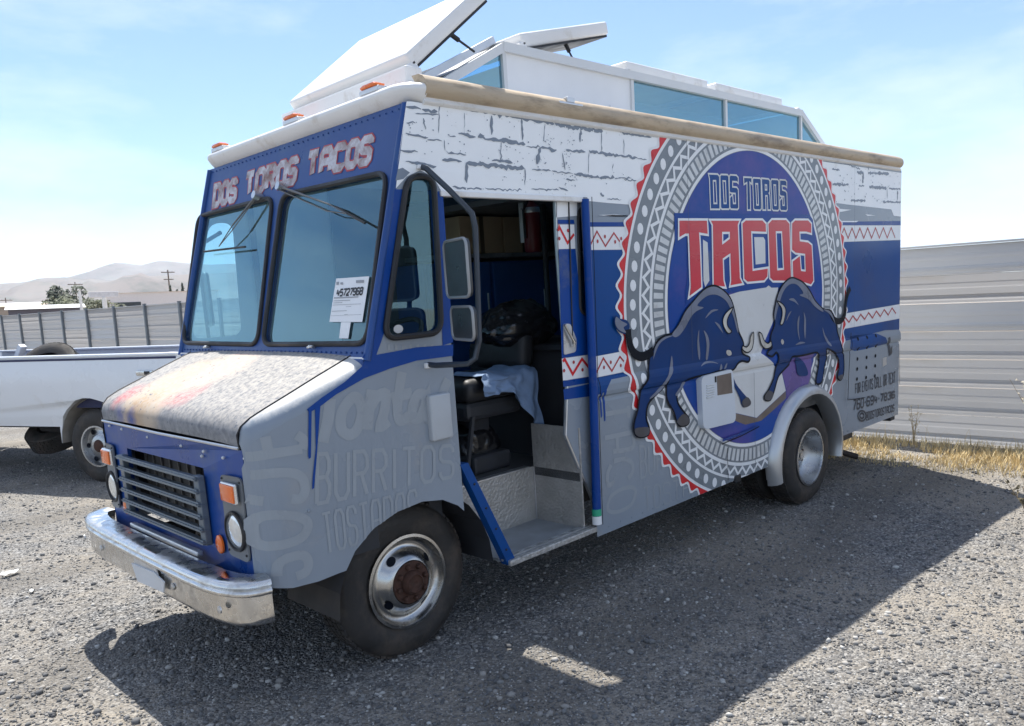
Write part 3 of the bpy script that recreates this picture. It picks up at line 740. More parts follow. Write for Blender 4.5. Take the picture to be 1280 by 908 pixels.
# brick-white upper zone
D('white_brick_field', [px_poly([(508, 127), (548, 128), (814, 171), (1127, 216.5), (1127, 271), (1117, 270), (1114, 262), (1060, 256), (1045, 254), (1010, 262), (786, 256), (760, 254), (735, 251.5), (734, 247), (640, 243), (551, 238.5), (541, 221), (525, 213), (508, 221), (494, 236.5), (497, 205)])], P_white, 1)
D('slate_patch', [px_poly([(497, 212), (503, 210), (512, 216), (504, 224), (494, 226)]), px_poly([(743, 270.5), (765, 269), (786, 269.5), (786, 271.5), (760, 271)])], P_slate, 2)
D('white_streak', [px_poly([(748, 269), (770, 268.5), (787, 270), (787, 271), (765, 271)]), px_poly([(1046, 261), (1064, 262.5), (1052, 265), (1046, 265)]), px_poly([(1081, 268), (1094, 269.5), (1084, 270)]), px_poly([(1049, 276.5), (1073, 276.3), (1070, 278), (1049, 278)])], P_white, 2)
# bands that run the length of the side
D('blue_pinstripe', [px_poly([(735, 278), (790, 278), (800, 283), (735, 283.5)]), px_poly([(1040, 277.5), (1126, 276.5), (1126, 281.7), (1040, 281.7)])], P_blue, 1)
D('white_band', [px_poly([(735, 284), (800, 284), (800, 312), (736, 312.6)]), px_poly([(742, 446.2), (800, 435.5), (800, 461), (743, 472.5)]), px_poly([(1040, 282.2), (1126, 282), (1126, 300), (1040, 303)]), px_poly([(1040, 395), (1126, 380.3), (1126, 398), (1040, 414)])], P_line, 1)
D('blue_band', [px_poly([(736, 313), (800, 312.4), (800, 435), (742, 446)]), px_poly([(743, 473), (800, 461.3), (800, 467), (764, 474.5), (761, 481), (758, 488), (753, 492), (746, 494)]), px_poly([(1040, 303.4), (1126, 300.4), (1126, 380), (1040, 394.6)]), px_poly([(1040, 414.4), (1126, 398.4), (1126, 412), (1106, 413), (1062, 425), (1040, 430)])], P_navy, 1)
D('paint_drips', [px_poly(q) for q in ([(745, 488), (748, 488), (747, 530), (745.5, 540)], [(751, 488), (753, 488), (752.5, 520), (751, 523)], [(755, 488), (758, 486), (756.5, 526), (755, 527)])], P_blue, 2)
# zigzags with dots
zz = []; dots = []
def zig(pts, w_): zz.extend(ribbon(px_poly(pts), w_))
def dot(x, y, r=.011):
    a, b_ = SP(x, y); dots.append([(a+r*.8*math.cos(t*.7854), b_+r*math.sin(t*.7854)) for t in range(8)])
zig([(736.5, 309), (745.8, 289.5), (756.5, 308), (767, 291.5), (777, 306)], .010)
for p in ((746.5, 302), (755.7, 296), (768.5, 302.5), (776, 298.5)): dot(*p)
zig([(743, 465), (744.5, 467.5), (753.8, 448), (764.5, 464), (774.5, 446), (783.5, 457)], .011)
for p in ((743.5, 455.5), (754.5, 459.5), (763, 453), (775.5, 457)): dot(*p)
xx = [1050+i*4.9 for i in range(15)]
zig([(x, (285.5 if i % 2 else 298.3)-(.05*(i))) for i, x in enumerate(xx)], .014)
zig([(x+6, (404-(x-1050)*.185) if i % 2 else (411-(x-1050)*.2)-14+.4*0) for i, x in enumerate(xx[:-1])], .014)
D('red_zigzag', zz, P_redline, 2); D('red_dots', dots, P_redline, 3)

# brick joints and flaked paint: ragged dark strokes
def ragged(pts, w_, rd):
    P = [V(p) for p in px_poly(pts)]; out = []; ww = []
    for a, b_ in zip(P, P[1:]):
        n_ = max(4, int((b_-a).length/.016))
        for k in range(n_):
            q = a.lerp(b_, k/n_); out.append((q.x+rd.gauss(0, .002), q.y+rd.gauss(0, .003))); ww.append(w_*max(.3, rd.gauss(1, .30)))
    ww = [q*.74 for q in ww]; out.append(tuple(P[-1])); ww.append(w_*.2); ww[0] *= .3
    return ribbon(out, ww)
rd = random.Random(4); bl = []
Z8 = zoom(490, 90, 3.459)
for l_, w_ in (([(205, 135), (420, 178)], .016), ([(205, 152), (230, 122)], .008), ([(430, 180), (550, 197), (700, 226)], .02), ([(700, 226), (800, 242), (910, 258)], .026), ([(430, 185), (429, 272)], .017), ([(560, 200), (563, 295)], .019), ([(815, 245), (812, 305)], .018), ([(905, 258), (905, 345)], .008), ([(985, 262), (1120, 283)], .014), ([(285, 268), (360, 282)], .016), ([(370, 283), (470, 298), (575, 315)], .022), ([(225, 290), (228, 340)], .008), ([(240, 275), (275, 280)], .006), ([(640, 325), (625, 400)], .03), ([(640, 325), (710, 338)], .02), ([(750, 340), (835, 347)], .012), ([(850, 345), (940, 358), (1060, 372)], .016), ([(215, 380), (300, 388)], .016), ([(322, 395), (322, 480)], .02), ([(322, 393), (460, 410), (570, 418)], .024), ([(573, 418), (573, 490)], .008), ([(605, 420), (685, 428)], .01), ([(785, 440), (870, 455), (960, 458)], .018), ([(960, 458), (1035, 460)], .008), ([(955, 395), (952, 430)], .005), ([(55, 385), (190, 410)], .014), ([(60, 150), (125, 162)], .016), ([(130, 165), (195, 172)], .018), ([(25, 95), (95, 105)], .014), ([(130, 60), (145, 120)], .014), ([(135, 200), (145, 250)], .01), ([(60, 268), (155, 285)], .009), ([(35, 342), (110, 347)], .012), ([(260, 498), (395, 507)], .009), ([(735, 350), (748, 425)], .01), ([(430, 380), (520, 395)], .015), ([(930, 550), (990, 552)], .008), ([(720, 500), (760, 515)], .012), ([(60, 225), (100, 222)], .006), ([(750, 465), (790, 470)], .01), ([(905, 455), (925, 462)], .016), ([(900, 528), (915, 538)], .02), ([(205, 140), (200, 265)], .006), ([(660, 225), (655, 300)], .006), ([(470, 300), (468, 392)], .007), ([(850, 350), (848, 440)], .006), ([(1000, 290), (1002, 360)], .006), ([(230, 345), (320, 360)], .008), ([(580, 320), (640, 328)], .008), ([(150, 290), (215, 300)], .008), ([(400, 505), (560, 512)], .007), ([(600, 505), (720, 512)], .007), ([(690, 430), (780, 440)], .008), ([(100, 180), (200, 185)], .007), ([(310, 180), (312, 262)], .005), ([(1060, 375), (1100, 380)], .008), ([(1000, 465), (1060, 470)], .008)):
    bl += ragged(Z8(l_), w_, rd)
Z9 = zoom(1040, 180, 6.49)
for l_, w_ in (([(100, 155), (225, 205)], .012), ([(200, 232), (255, 240)], .03), ([(255, 240), (245, 320)], .035), ([(290, 235), (460, 243)], .028), ([(300, 348), (440, 362)], .034), ([(445, 362), (447, 445)], .014), ([(530, 380), (528, 460)], .03), ([(460, 365), (555, 368)], .018), ([(150, 460), (270, 462)], .022), ([(410, 470), (555, 475)], .022), ([(0, 325), (130, 335)], .022), ([(215, 340), (260, 340)], .014), ([(290, 180), (295, 215)], .02), ([(0, 205), (60, 215)], .016)):
    bl += ragged(Z9(l_), w_, rd)
D('brick_joints', bl, P_slate, 2)
sp = []
def speck(cx, cz, r):
    n_ = rd.randint(4, 6); a0 = rd.uniform(0, 6)
    sp.append([(cx+r*rd.uniform(.5, 1.6)*math.cos(a0+6.283*k/n_), cz+r*rd.uniform(.4, 1.1)*math.sin(a0+6.283*k/n_)) for k in range(n_)])
for cx, cy, sx, sy, n_ in ((675, 300, 14, 12, 16), (755, 380, 12, 40, 22), (755, 460, 25, 25, 20), (500, 325, 30, 14, 14), (500, 385, 60, 10, 14), (790, 295, 25, 20, 12), (745, 510, 40, 14, 18), (100, 280, 50, 60, 20), (470, 460, 20, 8, 6), (580, 460, 40, 30, 10), (640, 390, 30, 20, 14), (360, 280, 140, 50, 24), (900, 450, 80, 12, 14), (700, 210, 120, 25, 12)):
    for _ in range(n_):
        x, y = 490+rd.gauss(cx, sx)/3.459, 90+rd.gauss(cy, sy)/3.459
        if 505 < x < 800 and y > 128+(x-548)*.163+4 and (x < 545 and y < 215 or y < 236): speck(*SP(x, y), rd.uniform(.0015, .005))
for _ in range(60):
    x, y = 1040+rd.uniform(0, 550)/6.49, 180+rd.uniform(240, 480)/6.49; speck(*SP(x, y), rd.uniform(.003, .010))
D('flaked_paint', sp, P_slate, 3)

# ---- round logo
RC = (3.366, 1.546)
def ell(t, ang, dx=0, dz=0): return (RC[0]+(1.084+.418*t)*math.cos(ang), RC[1]+(1.022+.354*t)*math.sin(ang))
def ring(t, n=160): return [ell(t, 2*math.pi*k/n) for k in range(n)]
def band(t0, t1, n=160):
    return [[ell(t0, 2*math.pi*k/n), ell(t0, 2*math.pi*(k+1)/n), ell(t1, 2*math.pi*(k+1)/n), ell(t1, 2*math.pi*k/n)] for k in range(n)]
NS = 74
def scallop(extra):
    out = []
    for k in range(NS):
        for u, h in ((0, .015), (.12, .04), (.25, .085), (.37, .115), (.48, .115), (.60, .09), (.75, .05), (.88, .022)):
            out.append(ell(1.045+h+extra, -2*math.pi*(k+u)/NS))
    return out
D('logo_scallop_outline', [scallop(.05)], P_line, 3)
D('logo_scallop', [scallop(0)], P_red, 4)
D('logo_rim_line', [ring(1.03)], P_line, 5)
D('logo_ring', [ring(.975)], P_ring, 6)
D('logo_white_line', band(.635, .685)+band(.37, .435)+band(-.01, .055), P_line, 7)
D('logo_dot', [[(ell(.83, 2*math.pi*(k+.5)/NS)[0]+.029*math.cos(j*.524), ell(.83, 2*math.pi*(k+.5)/NS)[1]+.034*math.sin(j*.524)) for j in range(12)] for k in range(NS)], P_line, 7)
zp = [ell(.46 if k % 2 else .60, 2*math.pi*k/(NS*2)) for k in range(NS*2)]
D('logo_zigzag', ribbon(zp, .020, True), P_line, 7)
NB = 124; bars = []
for k in range(NB):
    a0 = 2*math.pi*k/NB; a1 = 2*math.pi*(k+.62)/NB; bars.append([ell(.10, a0), ell(.10, a1), ell(.335, a1), ell(.335, a0)])
D('logo_bar', bars, P_bar, 7)
D('logo_field', [ring(-.02)], P_field, 8)
Zt = zoom(835, 262, 6.737); Zd = zoom(875, 205, 10.667); Zb = zoom(760, 345, 4.326); Zc = zoom(925, 335, 5.187)
D('logo_white_patch', [px_poly([(900, 372), (935, 361), (957, 356), (972, 350), (968, 395), (955, 425), (950, 442), (975.4, 464.7), (980.7, 488.5), (944.2, 522.3), (912, 515), (900, 500), (885, 440)])], P_cream, 9)
D('tan_reflection_patch', [px_poly([(912, 515.5), (944.2, 522.8), (980.7, 489), (981, 498), (965, 513), (950, 526), (930, 531), (912, 524)])], P_card, 9)  # cardboard-coloured reflection put into the colour as a flat tan patch
D('logo_purple_patch', [px_poly([(976, 464), (985, 452), (1000, 440), (1016, 440), (1012, 470), (1004, 496), (990, 522), (975, 530), (972, 520), (982, 505), (981.5, 488)])], P_purple, 9)
banner = [(40, 32), (785, 40), (812, 62), (838, 42), (985, 42), (1012, 62), (1038, 42), (1180, 45), (1208, 85), (1225, 200), (1235, 650), (860, 660), (835, 640), (815, 658), (470, 712), (140, 800), (132, 690), (150, 600), (150, 245), (45, 300)]
D('logo_banner', [px_poly(Zt(banner))], P_blue, 10)
D('logo_banner_gap', [px_poly(Zt(q)) for q in ([(280, 255), (320, 280), (335, 600), (300, 655), (285, 600)], [(712, 235), (790, 235), (805, 260), (808, 455), (725, 465)])], P_cream, 11)
TAC = [[[(80, 97), (312, 97), (318, 207), (245, 195), (252, 300), (265, 655), (165, 730), (177, 640), (160, 205), (130, 205), (80, 235)]],
       [[(345, 97), (585, 97), (572, 130), (590, 580), (610, 622), (510, 640), (517, 600), (510, 370), (445, 415), (452, 600), (465, 650), (370, 640), (362, 130)], [(440, 190), (505, 190), (505, 250), (440, 300)]],
       [[(640, 95), (780, 95), (808, 125), (810, 190), (685, 185), (697, 520), (825, 500), (822, 565), (795, 598), (655, 610), (628, 585), (612, 120)]],
       [[(860, 92), (980, 92), (1008, 125), (1015, 420), (1022, 590), (990, 600), (870, 600), (845, 575), (830, 125)], [(892, 185), (945, 185), (962, 510), (905, 515)]],
       [[(1055, 95), (1165, 95), (1192, 125), (1192, 200), (1150, 188), (1092, 188), (1095, 270), (1165, 280), (1195, 305), (1210, 600), (1190, 632), (1120, 610), (1040, 580), (1035, 440), (1095, 395), (1105, 520), (1145, 525), (1140, 375), (1060, 365), (1030, 340), (1030, 120)]]]
outl = []
for lt in TAC:
    for lp in lt: outl += ribbon(px_poly(Zt(lp)), .030, True)
D('logo_word_outline', outl, P_line, 12)
D('red_letter', [[px_poly(Zt(lp)) for lp in lt] for lt in TAC], P_redtext, 13)
DOS = [[[(90, 135), (215, 140), (240, 170), (245, 610), (120, 610), (105, 200)], [(155, 230), (190, 230), (205, 530), (165, 530)]],
       [[(262, 145), (345, 148), (362, 170), (375, 590), (365, 608), (270, 608), (255, 590), (245, 165)], [(285, 232), (320, 235), (330, 530), (300, 530)]],
       [[(385, 150), (465, 155), (490, 185), (490, 265), (470, 245), (415, 240), (415, 310), (470, 315), (490, 345), (495, 590), (480, 612), (390, 608), (378, 580), (378, 450), (415, 410), (425, 530), (455, 530), (450, 400), (395, 395), (370, 380), (370, 170)]],
       [[(560, 180), (670, 185), (670, 275), (645, 250), (655, 620), (610, 620), (605, 255), (565, 280)]],
       [[(690, 190), (780, 195), (795, 215), (800, 600), (785, 622), (710, 618), (695, 600), (682, 210)], [(722, 270), (750, 270), (760, 550), (735, 550)]],
       [[(800, 195), (895, 205), (912, 230), (910, 380), (900, 395), (912, 415), (925, 620), (885, 620), (878, 430), (855, 430), (860, 620), (818, 620)], [(848, 285), (870, 287), (872, 350), (850, 350)]],
       [[(935, 208), (1015, 212), (1030, 235), (1035, 610), (1020, 628), (955, 625), (942, 605), (925, 230)], [(965, 285), (990, 287), (998, 555), (975, 555)]],
       [[(1045, 215), (1120, 220), (1138, 245), (1138, 320), (1115, 300), (1075, 297), (1078, 350), (1120, 365), (1138, 390), (1145, 610), (1130, 632), (1060, 628), (1048, 605), (1045, 490), (1078, 450), (1085, 555), (1105, 555), (1100, 440), (1055, 435), (1040, 410)]]]
outl = []
for lt in DOS:
    for lp in lt: outl += ribbon(px_poly(Zd(lp)), .011, True)
D('blue_letter', [[px_poly(Zd(lp)) for lp in lt] for lt in DOS], P_navy, 9)
D('logo_word_dos_toros_outline', outl, P_cream, 10)
# bulls
def bull(tr, body, mane, greys, horns, hooves, tail, extra, eye, lay):
    pb = [px_poly(tr(crm(body, 3)))]
    D('bull_outline', ribbon(pb[0], .015, True), P_black, lay+1)
    D('bull_body', pb+[px_poly(tr(crm(q, 3))) for q in extra], P_bull, lay)
    D('bull_tail', [q for t_, w_ in tail for q in ribbon(px_poly(tr(crm(t_, 4, False))), w_)], P_black, lay+1)
    D('bull_highlight', [px_poly(tr(crm(q, 3))) for q in [mane]+greys], P_bullgrey, lay+2)
    for q in horns: D('bull_horn', [px_poly(tr(crm(q, 3)))], P_horn, lay+3)
    D('bull_horn_outline', [s for q in horns for s in ribbon(px_poly(tr(crm(q, 3))), .009, True)], P_black, lay+4)
    D('bull_hoof', [px_poly(tr(crm(q, 3))) for q in hooves], P_hoof, lay+3)
    D('bull_eye', [px_poly(tr(crm(eye, 3)))], P_horn, lay+3)
bull(Zb, [(235, 395), (258, 350), (300, 322), (335, 312), (370, 265), (405, 195), (445, 145), (485, 98), (520, 66), (560, 54), (600, 70), (640, 108), (662, 150), (680, 225), (695, 300), (715, 345), (722, 375), (712, 400), (722, 425), (755, 440), (748, 465), (715, 460), (690, 475), (670, 505), (640, 515), (600, 512), (540, 530), (470, 545), (400, 572), (385, 610), (362, 640), (368, 690), (402, 740), (425, 770), (422, 800), (385, 812), (362, 795), (345, 735), (308, 670), (305, 600), (318, 565), (290, 600), (240, 650), (205, 695), (195, 765), (210, 820), (206, 858), (165, 872), (135, 855), (128, 800), (150, 720), (165, 620), (205, 560), (207, 500), (215, 430)],
     [(335, 314), (370, 267), (405, 197), (445, 147), (485, 100), (520, 70), (560, 59), (600, 74), (638, 110), (660, 152), (678, 225), (693, 300), (686, 300), (670, 235), (650, 180), (625, 135), (580, 105), (535, 105), (495, 130), (470, 162), (505, 172), (465, 192), (435, 225), (405, 280), (375, 320), (350, 332)],
     [[(240, 392), (262, 354), (300, 328), (340, 324), (300, 340), (265, 370), (243, 420), (232, 452)], [(332, 430), (340, 500), (330, 540), (290, 600), (240, 650), (212, 662), (270, 600), (310, 545), (322, 490)], [(480, 290), (470, 350), (474, 420), (482, 455), (486, 420), (480, 350)], [(505, 295), (525, 320), (536, 370), (526, 450), (516, 445), (521, 380), (515, 330)], [(512, 232), (545, 186), (585, 184), (550, 198)], [(490, 490), (510, 465), (550, 462), (585, 475), (550, 470), (515, 475)], [(565, 250), (590, 265), (610, 310), (590, 285)], [(405, 575), (385, 610), (362, 648), (352, 640), (375, 605), (390, 575)], [(600, 475), (606, 500), (592, 510), (594, 492)], [(632, 470), (628, 495), (616, 505), (620, 488)]],
     [[(660, 170), (625, 200), (608, 235), (612, 275), (635, 312), (655, 300), (635, 275), (630, 245), (640, 215), (655, 190)], [(715, 400), (740, 415), (765, 395), (775, 340), (772, 305), (757, 330), (752, 365), (735, 385), (715, 378)]],
     [[(133, 826), (165, 818), (208, 820), (206, 857), (165, 871), (136, 855)], [(362, 780), (395, 745), (425, 770), (421, 800), (385, 811), (363, 795)], [(712, 680), (740, 655), (760, 678), (755, 700), (725, 711)]],
     [([(232, 405), (200, 428), (160, 436), (122, 408), (102, 350), (97, 290)], [.05]*6*4+[.05]) if False else ([(232, 405), (200, 428), (160, 436), (122, 408), (102, 350), (97, 290)], .055)],
     [[(655, 520), (680, 580), (705, 615), (735, 650), (758, 675), (755, 700), (725, 712), (710, 690), (700, 655), (672, 600), (655, 570)], [(28, 215), (22, 262), (45, 300), (88, 316), (106, 275), (92, 242), (55, 232)]],
     [(630, 402), (650, 405), (655, 425), (640, 432), (628, 420)], 14)
D('bull_tail_tuft', [px_poly(Zb(crm([(30, 222), (26, 262), (48, 295), (84, 308), (70, 280), (90, 262), (60, 245)], 3)))], P_bullgrey, 17)
bull(Zc, [(225, 195), (245, 140), (280, 92), (320, 66), (360, 76), (400, 100), (440, 150), (475, 215), (525, 266), (570, 276), (596, 312), (612, 365), (620, 420), (640, 480), (655, 540), (662, 600), (662, 660), (655, 705), (638, 728), (618, 712), (628, 660), (630, 610), (610, 560), (570, 530), (548, 530), (550, 575), (535, 640), (518, 740), (480, 745), (495, 650), (500, 600), (490, 550), (430, 560), (370, 572), (325, 578), (305, 625), (268, 665), (236, 705), (215, 775), (203, 815), (185, 855), (155, 858), (143, 835), (172, 790), (205, 715), (217, 650), (240, 590), (225, 548), (195, 575), (163, 560), (175, 535), (195, 515), (185, 465), (190, 425), (212, 365), (205, 300), (215, 240)],
     [(228, 195), (248, 142), (282, 95), (320, 70), (358, 80), (398, 104), (438, 154), (473, 219), (523, 270), (520, 285), (470, 250), (430, 205), (372, 178), (397, 165), (365, 118), (330, 103), (295, 117), (264, 160), (245, 215), (226, 280), (213, 340), (208, 300), (218, 240)],
     [[(398, 285), (413, 340), (409, 460), (401, 400), (403, 330)], [(372, 310), (358, 350), (361, 420), (374, 470), (367, 400)], [(303, 206), (335, 199), (366, 242), (340, 222)], [(320, 280), (300, 300), (285, 347), (300, 318)], [(522, 385), (540, 440), (582, 505), (560, 497), (530, 440)], [(528, 270), (568, 280), (590, 315), (606, 370), (588, 330), (562, 295)], [(345, 500), (375, 480), (410, 485), (375, 495)], [(552, 530), (575, 545), (605, 565), (575, 560)]],
     [[(225, 215), (260, 235), (280, 270), (275, 320), (262, 365), (245, 365), (258, 310), (255, 265), (235, 235)], [(105, 418), (125, 430), (140, 470), (165, 490), (185, 475), (188, 510), (150, 525), (122, 495), (112, 450)]],
     [[(145, 835), (172, 795), (203, 815), (185, 854), (156, 857)], [(620, 705), (650, 690), (655, 705), (638, 727)]],
     [([(572, 285), (590, 325), (620, 347), (650, 337), (667, 300), (672, 240), (682, 180), (703, 132)], .05)],
     [[(348, 580), (352, 640), (362, 690), (395, 702), (430, 690), (415, 635), (385, 592)]],
     [(258, 462), (270, 478), (262, 498), (250, 480)], 14)

# ---- pale ghost lettering on the grey
gh = []
Z7 = zoom(400, 440, 3.494); Zf = zoom(300, 540, 4.125); Zr = zoom(740, 500, 5.342)
def spread(z, lines, w_, closed=False):
    o = []
    for l_ in lines: o += ribbon([SP(*p) for p in z(crm(l_, 4, closed))], w_, closed)
    return o
gf = spread(Z7, [[(45, 205), (35, 290), (12, 395)], [(225, 165), (215, 250), (205, 340)], [(210, 260), (245, 200), (285, 185), (280, 260), (262, 325), (300, 300)], [(358, 88), (342, 190), (338, 265), (352, 300), (388, 280)], [(310, 205), (350, 190), (400, 180)], [(470, 195), (430, 185), (405, 230), (405, 285), (440, 280), (468, 195), (468, 285), (495, 290)], [(560, 120), (535, 190), (556, 245), (535, 285), (512, 275)]], .05)
gf += spread(Z7, [[(135, 205), (95, 265), (92, 335), (130, 362), (165, 330), (182, 260), (165, 205)]], .048, True)
gf += stroke_polys(strokes('BURRITOS', [(396, 568), (566, 557), (566, 596), (396, 630)], SP, .5), .017)
gf += spread(Zf, [[(60, 225), (180, 212), (270, 212), (320, 240), (335, 300), (310, 345), (265, 345)], [(60, 353), (120, 358)], [(190, 745), (195, 690), (235, 655), (320, 635), (352, 670), (340, 720), (290, 745)], [(45, 132), (180, 110), (320, 88)], [(320, 88), (330, 45), (290, 15)], [(130, 25), (150, 112)]], .04)
gf += spread(Zf, [[(95, 445), (250, 430), (330, 450), (350, 490), (310, 550), (200, 585), (95, 575)]], .04, True)
gt = stroke_polys(strokes('TOSTADAS', [(402, 643), (520, 612), (520, 655), (408, 692)], SP, .5), .012)
FD = lambda name, polys, m, layer, **k: side(name, polys, m, fenderp, layer, **k)
FD('ghost_lettering', gf, P_ghost, 1, farch=True, arch=False); FD('ghost_lettering', gt, P_ghost, 2, farch=True, arch=False)
gr = spread(Zr, [[(90, 95), (240, 70)], [(240, 40), (246, 120)], [(85, 255), (180, 235), (268, 215)], [(268, 215), (272, 318), (140, 345)], [(165, 240), (172, 338)], [(145, 410), (210, 395), (265, 420), (270, 480), (240, 525)], [(125, 435), (102, 500), (110, 570), (150, 545)]], .028)
gr += spread(Zr, [[(105, 700), (130, 640), (200, 595), (270, 585), (290, 620), (260, 700), (180, 745), (115, 745)]], .024, True)
gr += stroke_polys(strokes('BUR', [(799.5, 558), (828, 560), (828, 587), (801, 598)], SP, .5), .014)
gr += stroke_polys(strokes('TOSTA', [(804, 610), (862, 597), (862, 618), (806, 641)], SP, .5), .010)
D('ghost_lettering', gr, P_ghost, 1)
FD('blue_swoosh', [px_poly([(383, 512), (402, 497), (430, 478), (452, 458), (458, 446), (520, 434.5), (566, 431), (566, 445), (520, 451), (487, 461), (455, 473), (420, 493), (400, 508), (386, 516)])], P_blue, 3, arch=False)
FD('paint_drips', [px_poly([(385, 510), (389, 508), (388, 572), (385.5, 574), (384.5, 570)]), px_poly([(393, 508), (400, 505), (395, 575), (392, 610), (389.5, 612), (390, 598), (394, 560)])], P_blue, 4, arch=False)
D('blue_pillar', [px_poly([(493, 237), (504, 237), (480, 415), (477, 425), (470, 444), (452, 448), (462, 432), (484, 290)]), px_poly([(544, 240), (553, 239), (566, 428), (553, 432)])], P_blue, 2)
D('ghost_bars', [px_poly([(x, 431), (x+3, 430.5), (x+3.5, 438-(x-480)*.05), (x+.5, 438.5-(x-480)*.05)]) for x in range(484, 545, 9)], P_ghost, 2)
# ---- tail panel prints
Z5 = zoom(1020, 360, 4.54)
dk = mat('print_charcoal', (.022, .030, .045), .4, var=.2, scale=12)
tl = stroke_polys(strokes('FOR EVENTS CALL OR TEXT', [(1069, 480.5), (1119, 465), (1119, 478.5), (1069, 492)], SP, .5), .012)
tl2 = stroke_polys(strokes('760-694-7836', [(1066.5, 500.5), (1118, 489.5), (1118, 497), (1066, 513)], SP, .45), .018)
tl3 = stroke_polys(strokes('@DOSTOROSTACOS', [(1082.5, 516), (1117.5, 506), (1117.5, 514), (1082.5, 525.5)], SP, .45), .012)
D('phone_lettering', tl, dk, 2); D('phone_number', tl2, dk, 3); D('handle_lettering', tl3, dk, 2)
D('round_icon', stroke_polys([[SP(1077+5*math.cos(t*.524)*s, 520+6.5*math.sin(t*.524)*s) for t in range(13)] for s in (1, .5)], .018), dk, 3)
D('blue_smear', [px_poly([(1062, 421), (1075, 418), (1095, 417), (1107, 422), (1108, 430), (1095, 433), (1080, 437), (1068, 439), (1062, 436)])], P_navy, 1)
D('vent_holes', [[(SP(1020+x/4.54, 360+y/4.54)[0]+.021*math.cos(t*.785), SP(1020+x/4.54, 360+y/4.54)[1]+.017*math.sin(t*.785)) for t in range(8)] for x, y in [(237+j*(52 if j < 2 else 51)-r_*1.5, 290+r_*57-j*9) for r_ in range(5) for j in range(3)]], P_black, 2)
D('hatch_lever', [px_poly([(1103, 448), (1108, 446), (1108, 456), (1103, 459)])], P_alu, 2)
D('charcoal_smudge', [px_poly([(1110, 423), (1112.5, 421), (1113, 436), (1115, 432), (1115, 442), (1111, 446)])], dk, 2)
D('panel_seam', ribbon(px_poly([(1060, 416), (1057, 470), (1056, 500)]), .012)+ribbon(px_poly([(1056, 500), (1078, 497)]), .006)+ribbon(px_poly([(1122, 423), (1121, 480)]), .009)+ribbon(px_poly([(905, 560), (906, 600)]), .007)+ribbon(px_poly([(898, 555), (922, 545), (945, 533)]), .007)+ribbon(px_poly([(735, 247), (749, 655)]), .006), P_black, 24)
D('blue_hatch_edge', [px_poly([(899, 549), (930, 538), (944, 531), (945, 533), (930, 541), (899, 552)])], P_blue, 23)

D('panel_seam', ribbon([(3.30, .31), (3.30, 1.04)], .004)+ribbon([(2.52, 2.57), (2.52, 1.21)], .003)+ribbon([(5.02, 2.57), (5.02, 1.15)], .003), mat('seam_dark_line', (.05, .06, .08), .6), 25)  # thin dark lines drawn for the joints between sheets
def rivet_row(pts, m):
    bm = B()
    for x, z in pts: bmesh.ops.create_icosphere(bm, subdivisions=1, radius=.0055, matrix=Matrix.Translation((x, ysurf(x, z)-.002, z)) @ Matrix.Diagonal((1, .5, 1, 1)))
    o = fin('rivets', bm, m, sidep); o['kind'] = 'stuff'
rivet_row([(.62+k*.115, 2.553) for k in range(13)], P_white); rivet_row([(5.1+k*.1, 2.545) for k in range(10)], P_white)
rivet_row([(1.63+k*.11, .335) for k in range(8)], P_grey); rivet_row([(4.85+k*.11, .325) for k in range(11)], P_grey)
rivet_row([(.60+k*.10, 2.215) for k in range(9)], P_white); rivet_row([(6.10, .4+k*.11) for k in range(6)], P_grey)
# ---- shell: far side, tail, roof, floor, linings
def T(name, bm, m, parent=truck, smooth=False, angle=40): return fin(name, bm, m, parent, smooth, angle)
bm = B()
rs = [(xa(1.5), 1.5), (xa(1.5), .9), (.3, .62), (1.0, .45), (XR, .285), (XR, ZT), (xa(ZT), ZT)]
rq = [(x, z) for x, z in qwin]; rdw = rrect(.66, 1.45, 1.18, 2.10, .06)
tess(bm, [rs, rq], lambda a, b: V((a, W_, b))); T('far_side_panel', bm, P_white)
bm = B(); tess(bm, [rq], lambda a, b: V((a, W_+.004, b)))
G_side = glass('tinted_glass', (.40, .56, .60), .10); G_wind = glass('windshield_glass', (.42, .66, .72), .13, dust=.03)
T('far_window_pane', bm, glass('clear_glass', (.82, .92, .93), .03))
bm = B(); box(bm, (XR-.02, .001, .285), (XR, W_-.001, ZT)); T('tail_panel', bm, P_white)
m_lin = mat('lining', (.13, .14, .15), .5, var=.1)
bm = B(); box(bm, (1.60, .045, .69), (XR-.03, .055, 2.55)); T('side_lining', bm, m_lin)
bm = B(); box(bm, (.60, W_-.03, .69), (.64, W_-.02, 2.5)); box(bm, (1.20, W_-.03, .69), (XR-.03, W_-.02, 2.5)); T('far_lining', bm, m_lin)
m_floor = mat('worn_steel_floor', (.14, .145, .15), .45, .5, var=.25, scale=7)
bm = B(); box(bm, (.05, .41, .64), (1.44, W_-.03, .69)); box(bm, (1.44, .04, .64), (XR-.03, W_-.03, .69)); T('cab_floor', bm, m_floor)
bm = B(); box(bm, (.3, .55, .30), (XR-.1, W_-.5, .42)); T('chassis', bm, P_dark)
bm = B(); box(bm, (.14, .02, 1.40), (.20, W_-.02, 1.50)); box(bm, (-.30, .10, .62), (.10, W_-.1, 1.25)); T('engine_bay', bm, P_dark)
bm = B(); box(bm, (4.7, .1, .20), (5.3, W_-.1, .34)); box(bm, (XR-.05, .05, .22), (XR+.06, W_-.05, .285), .01); T('tail_step', bm, P_dark)
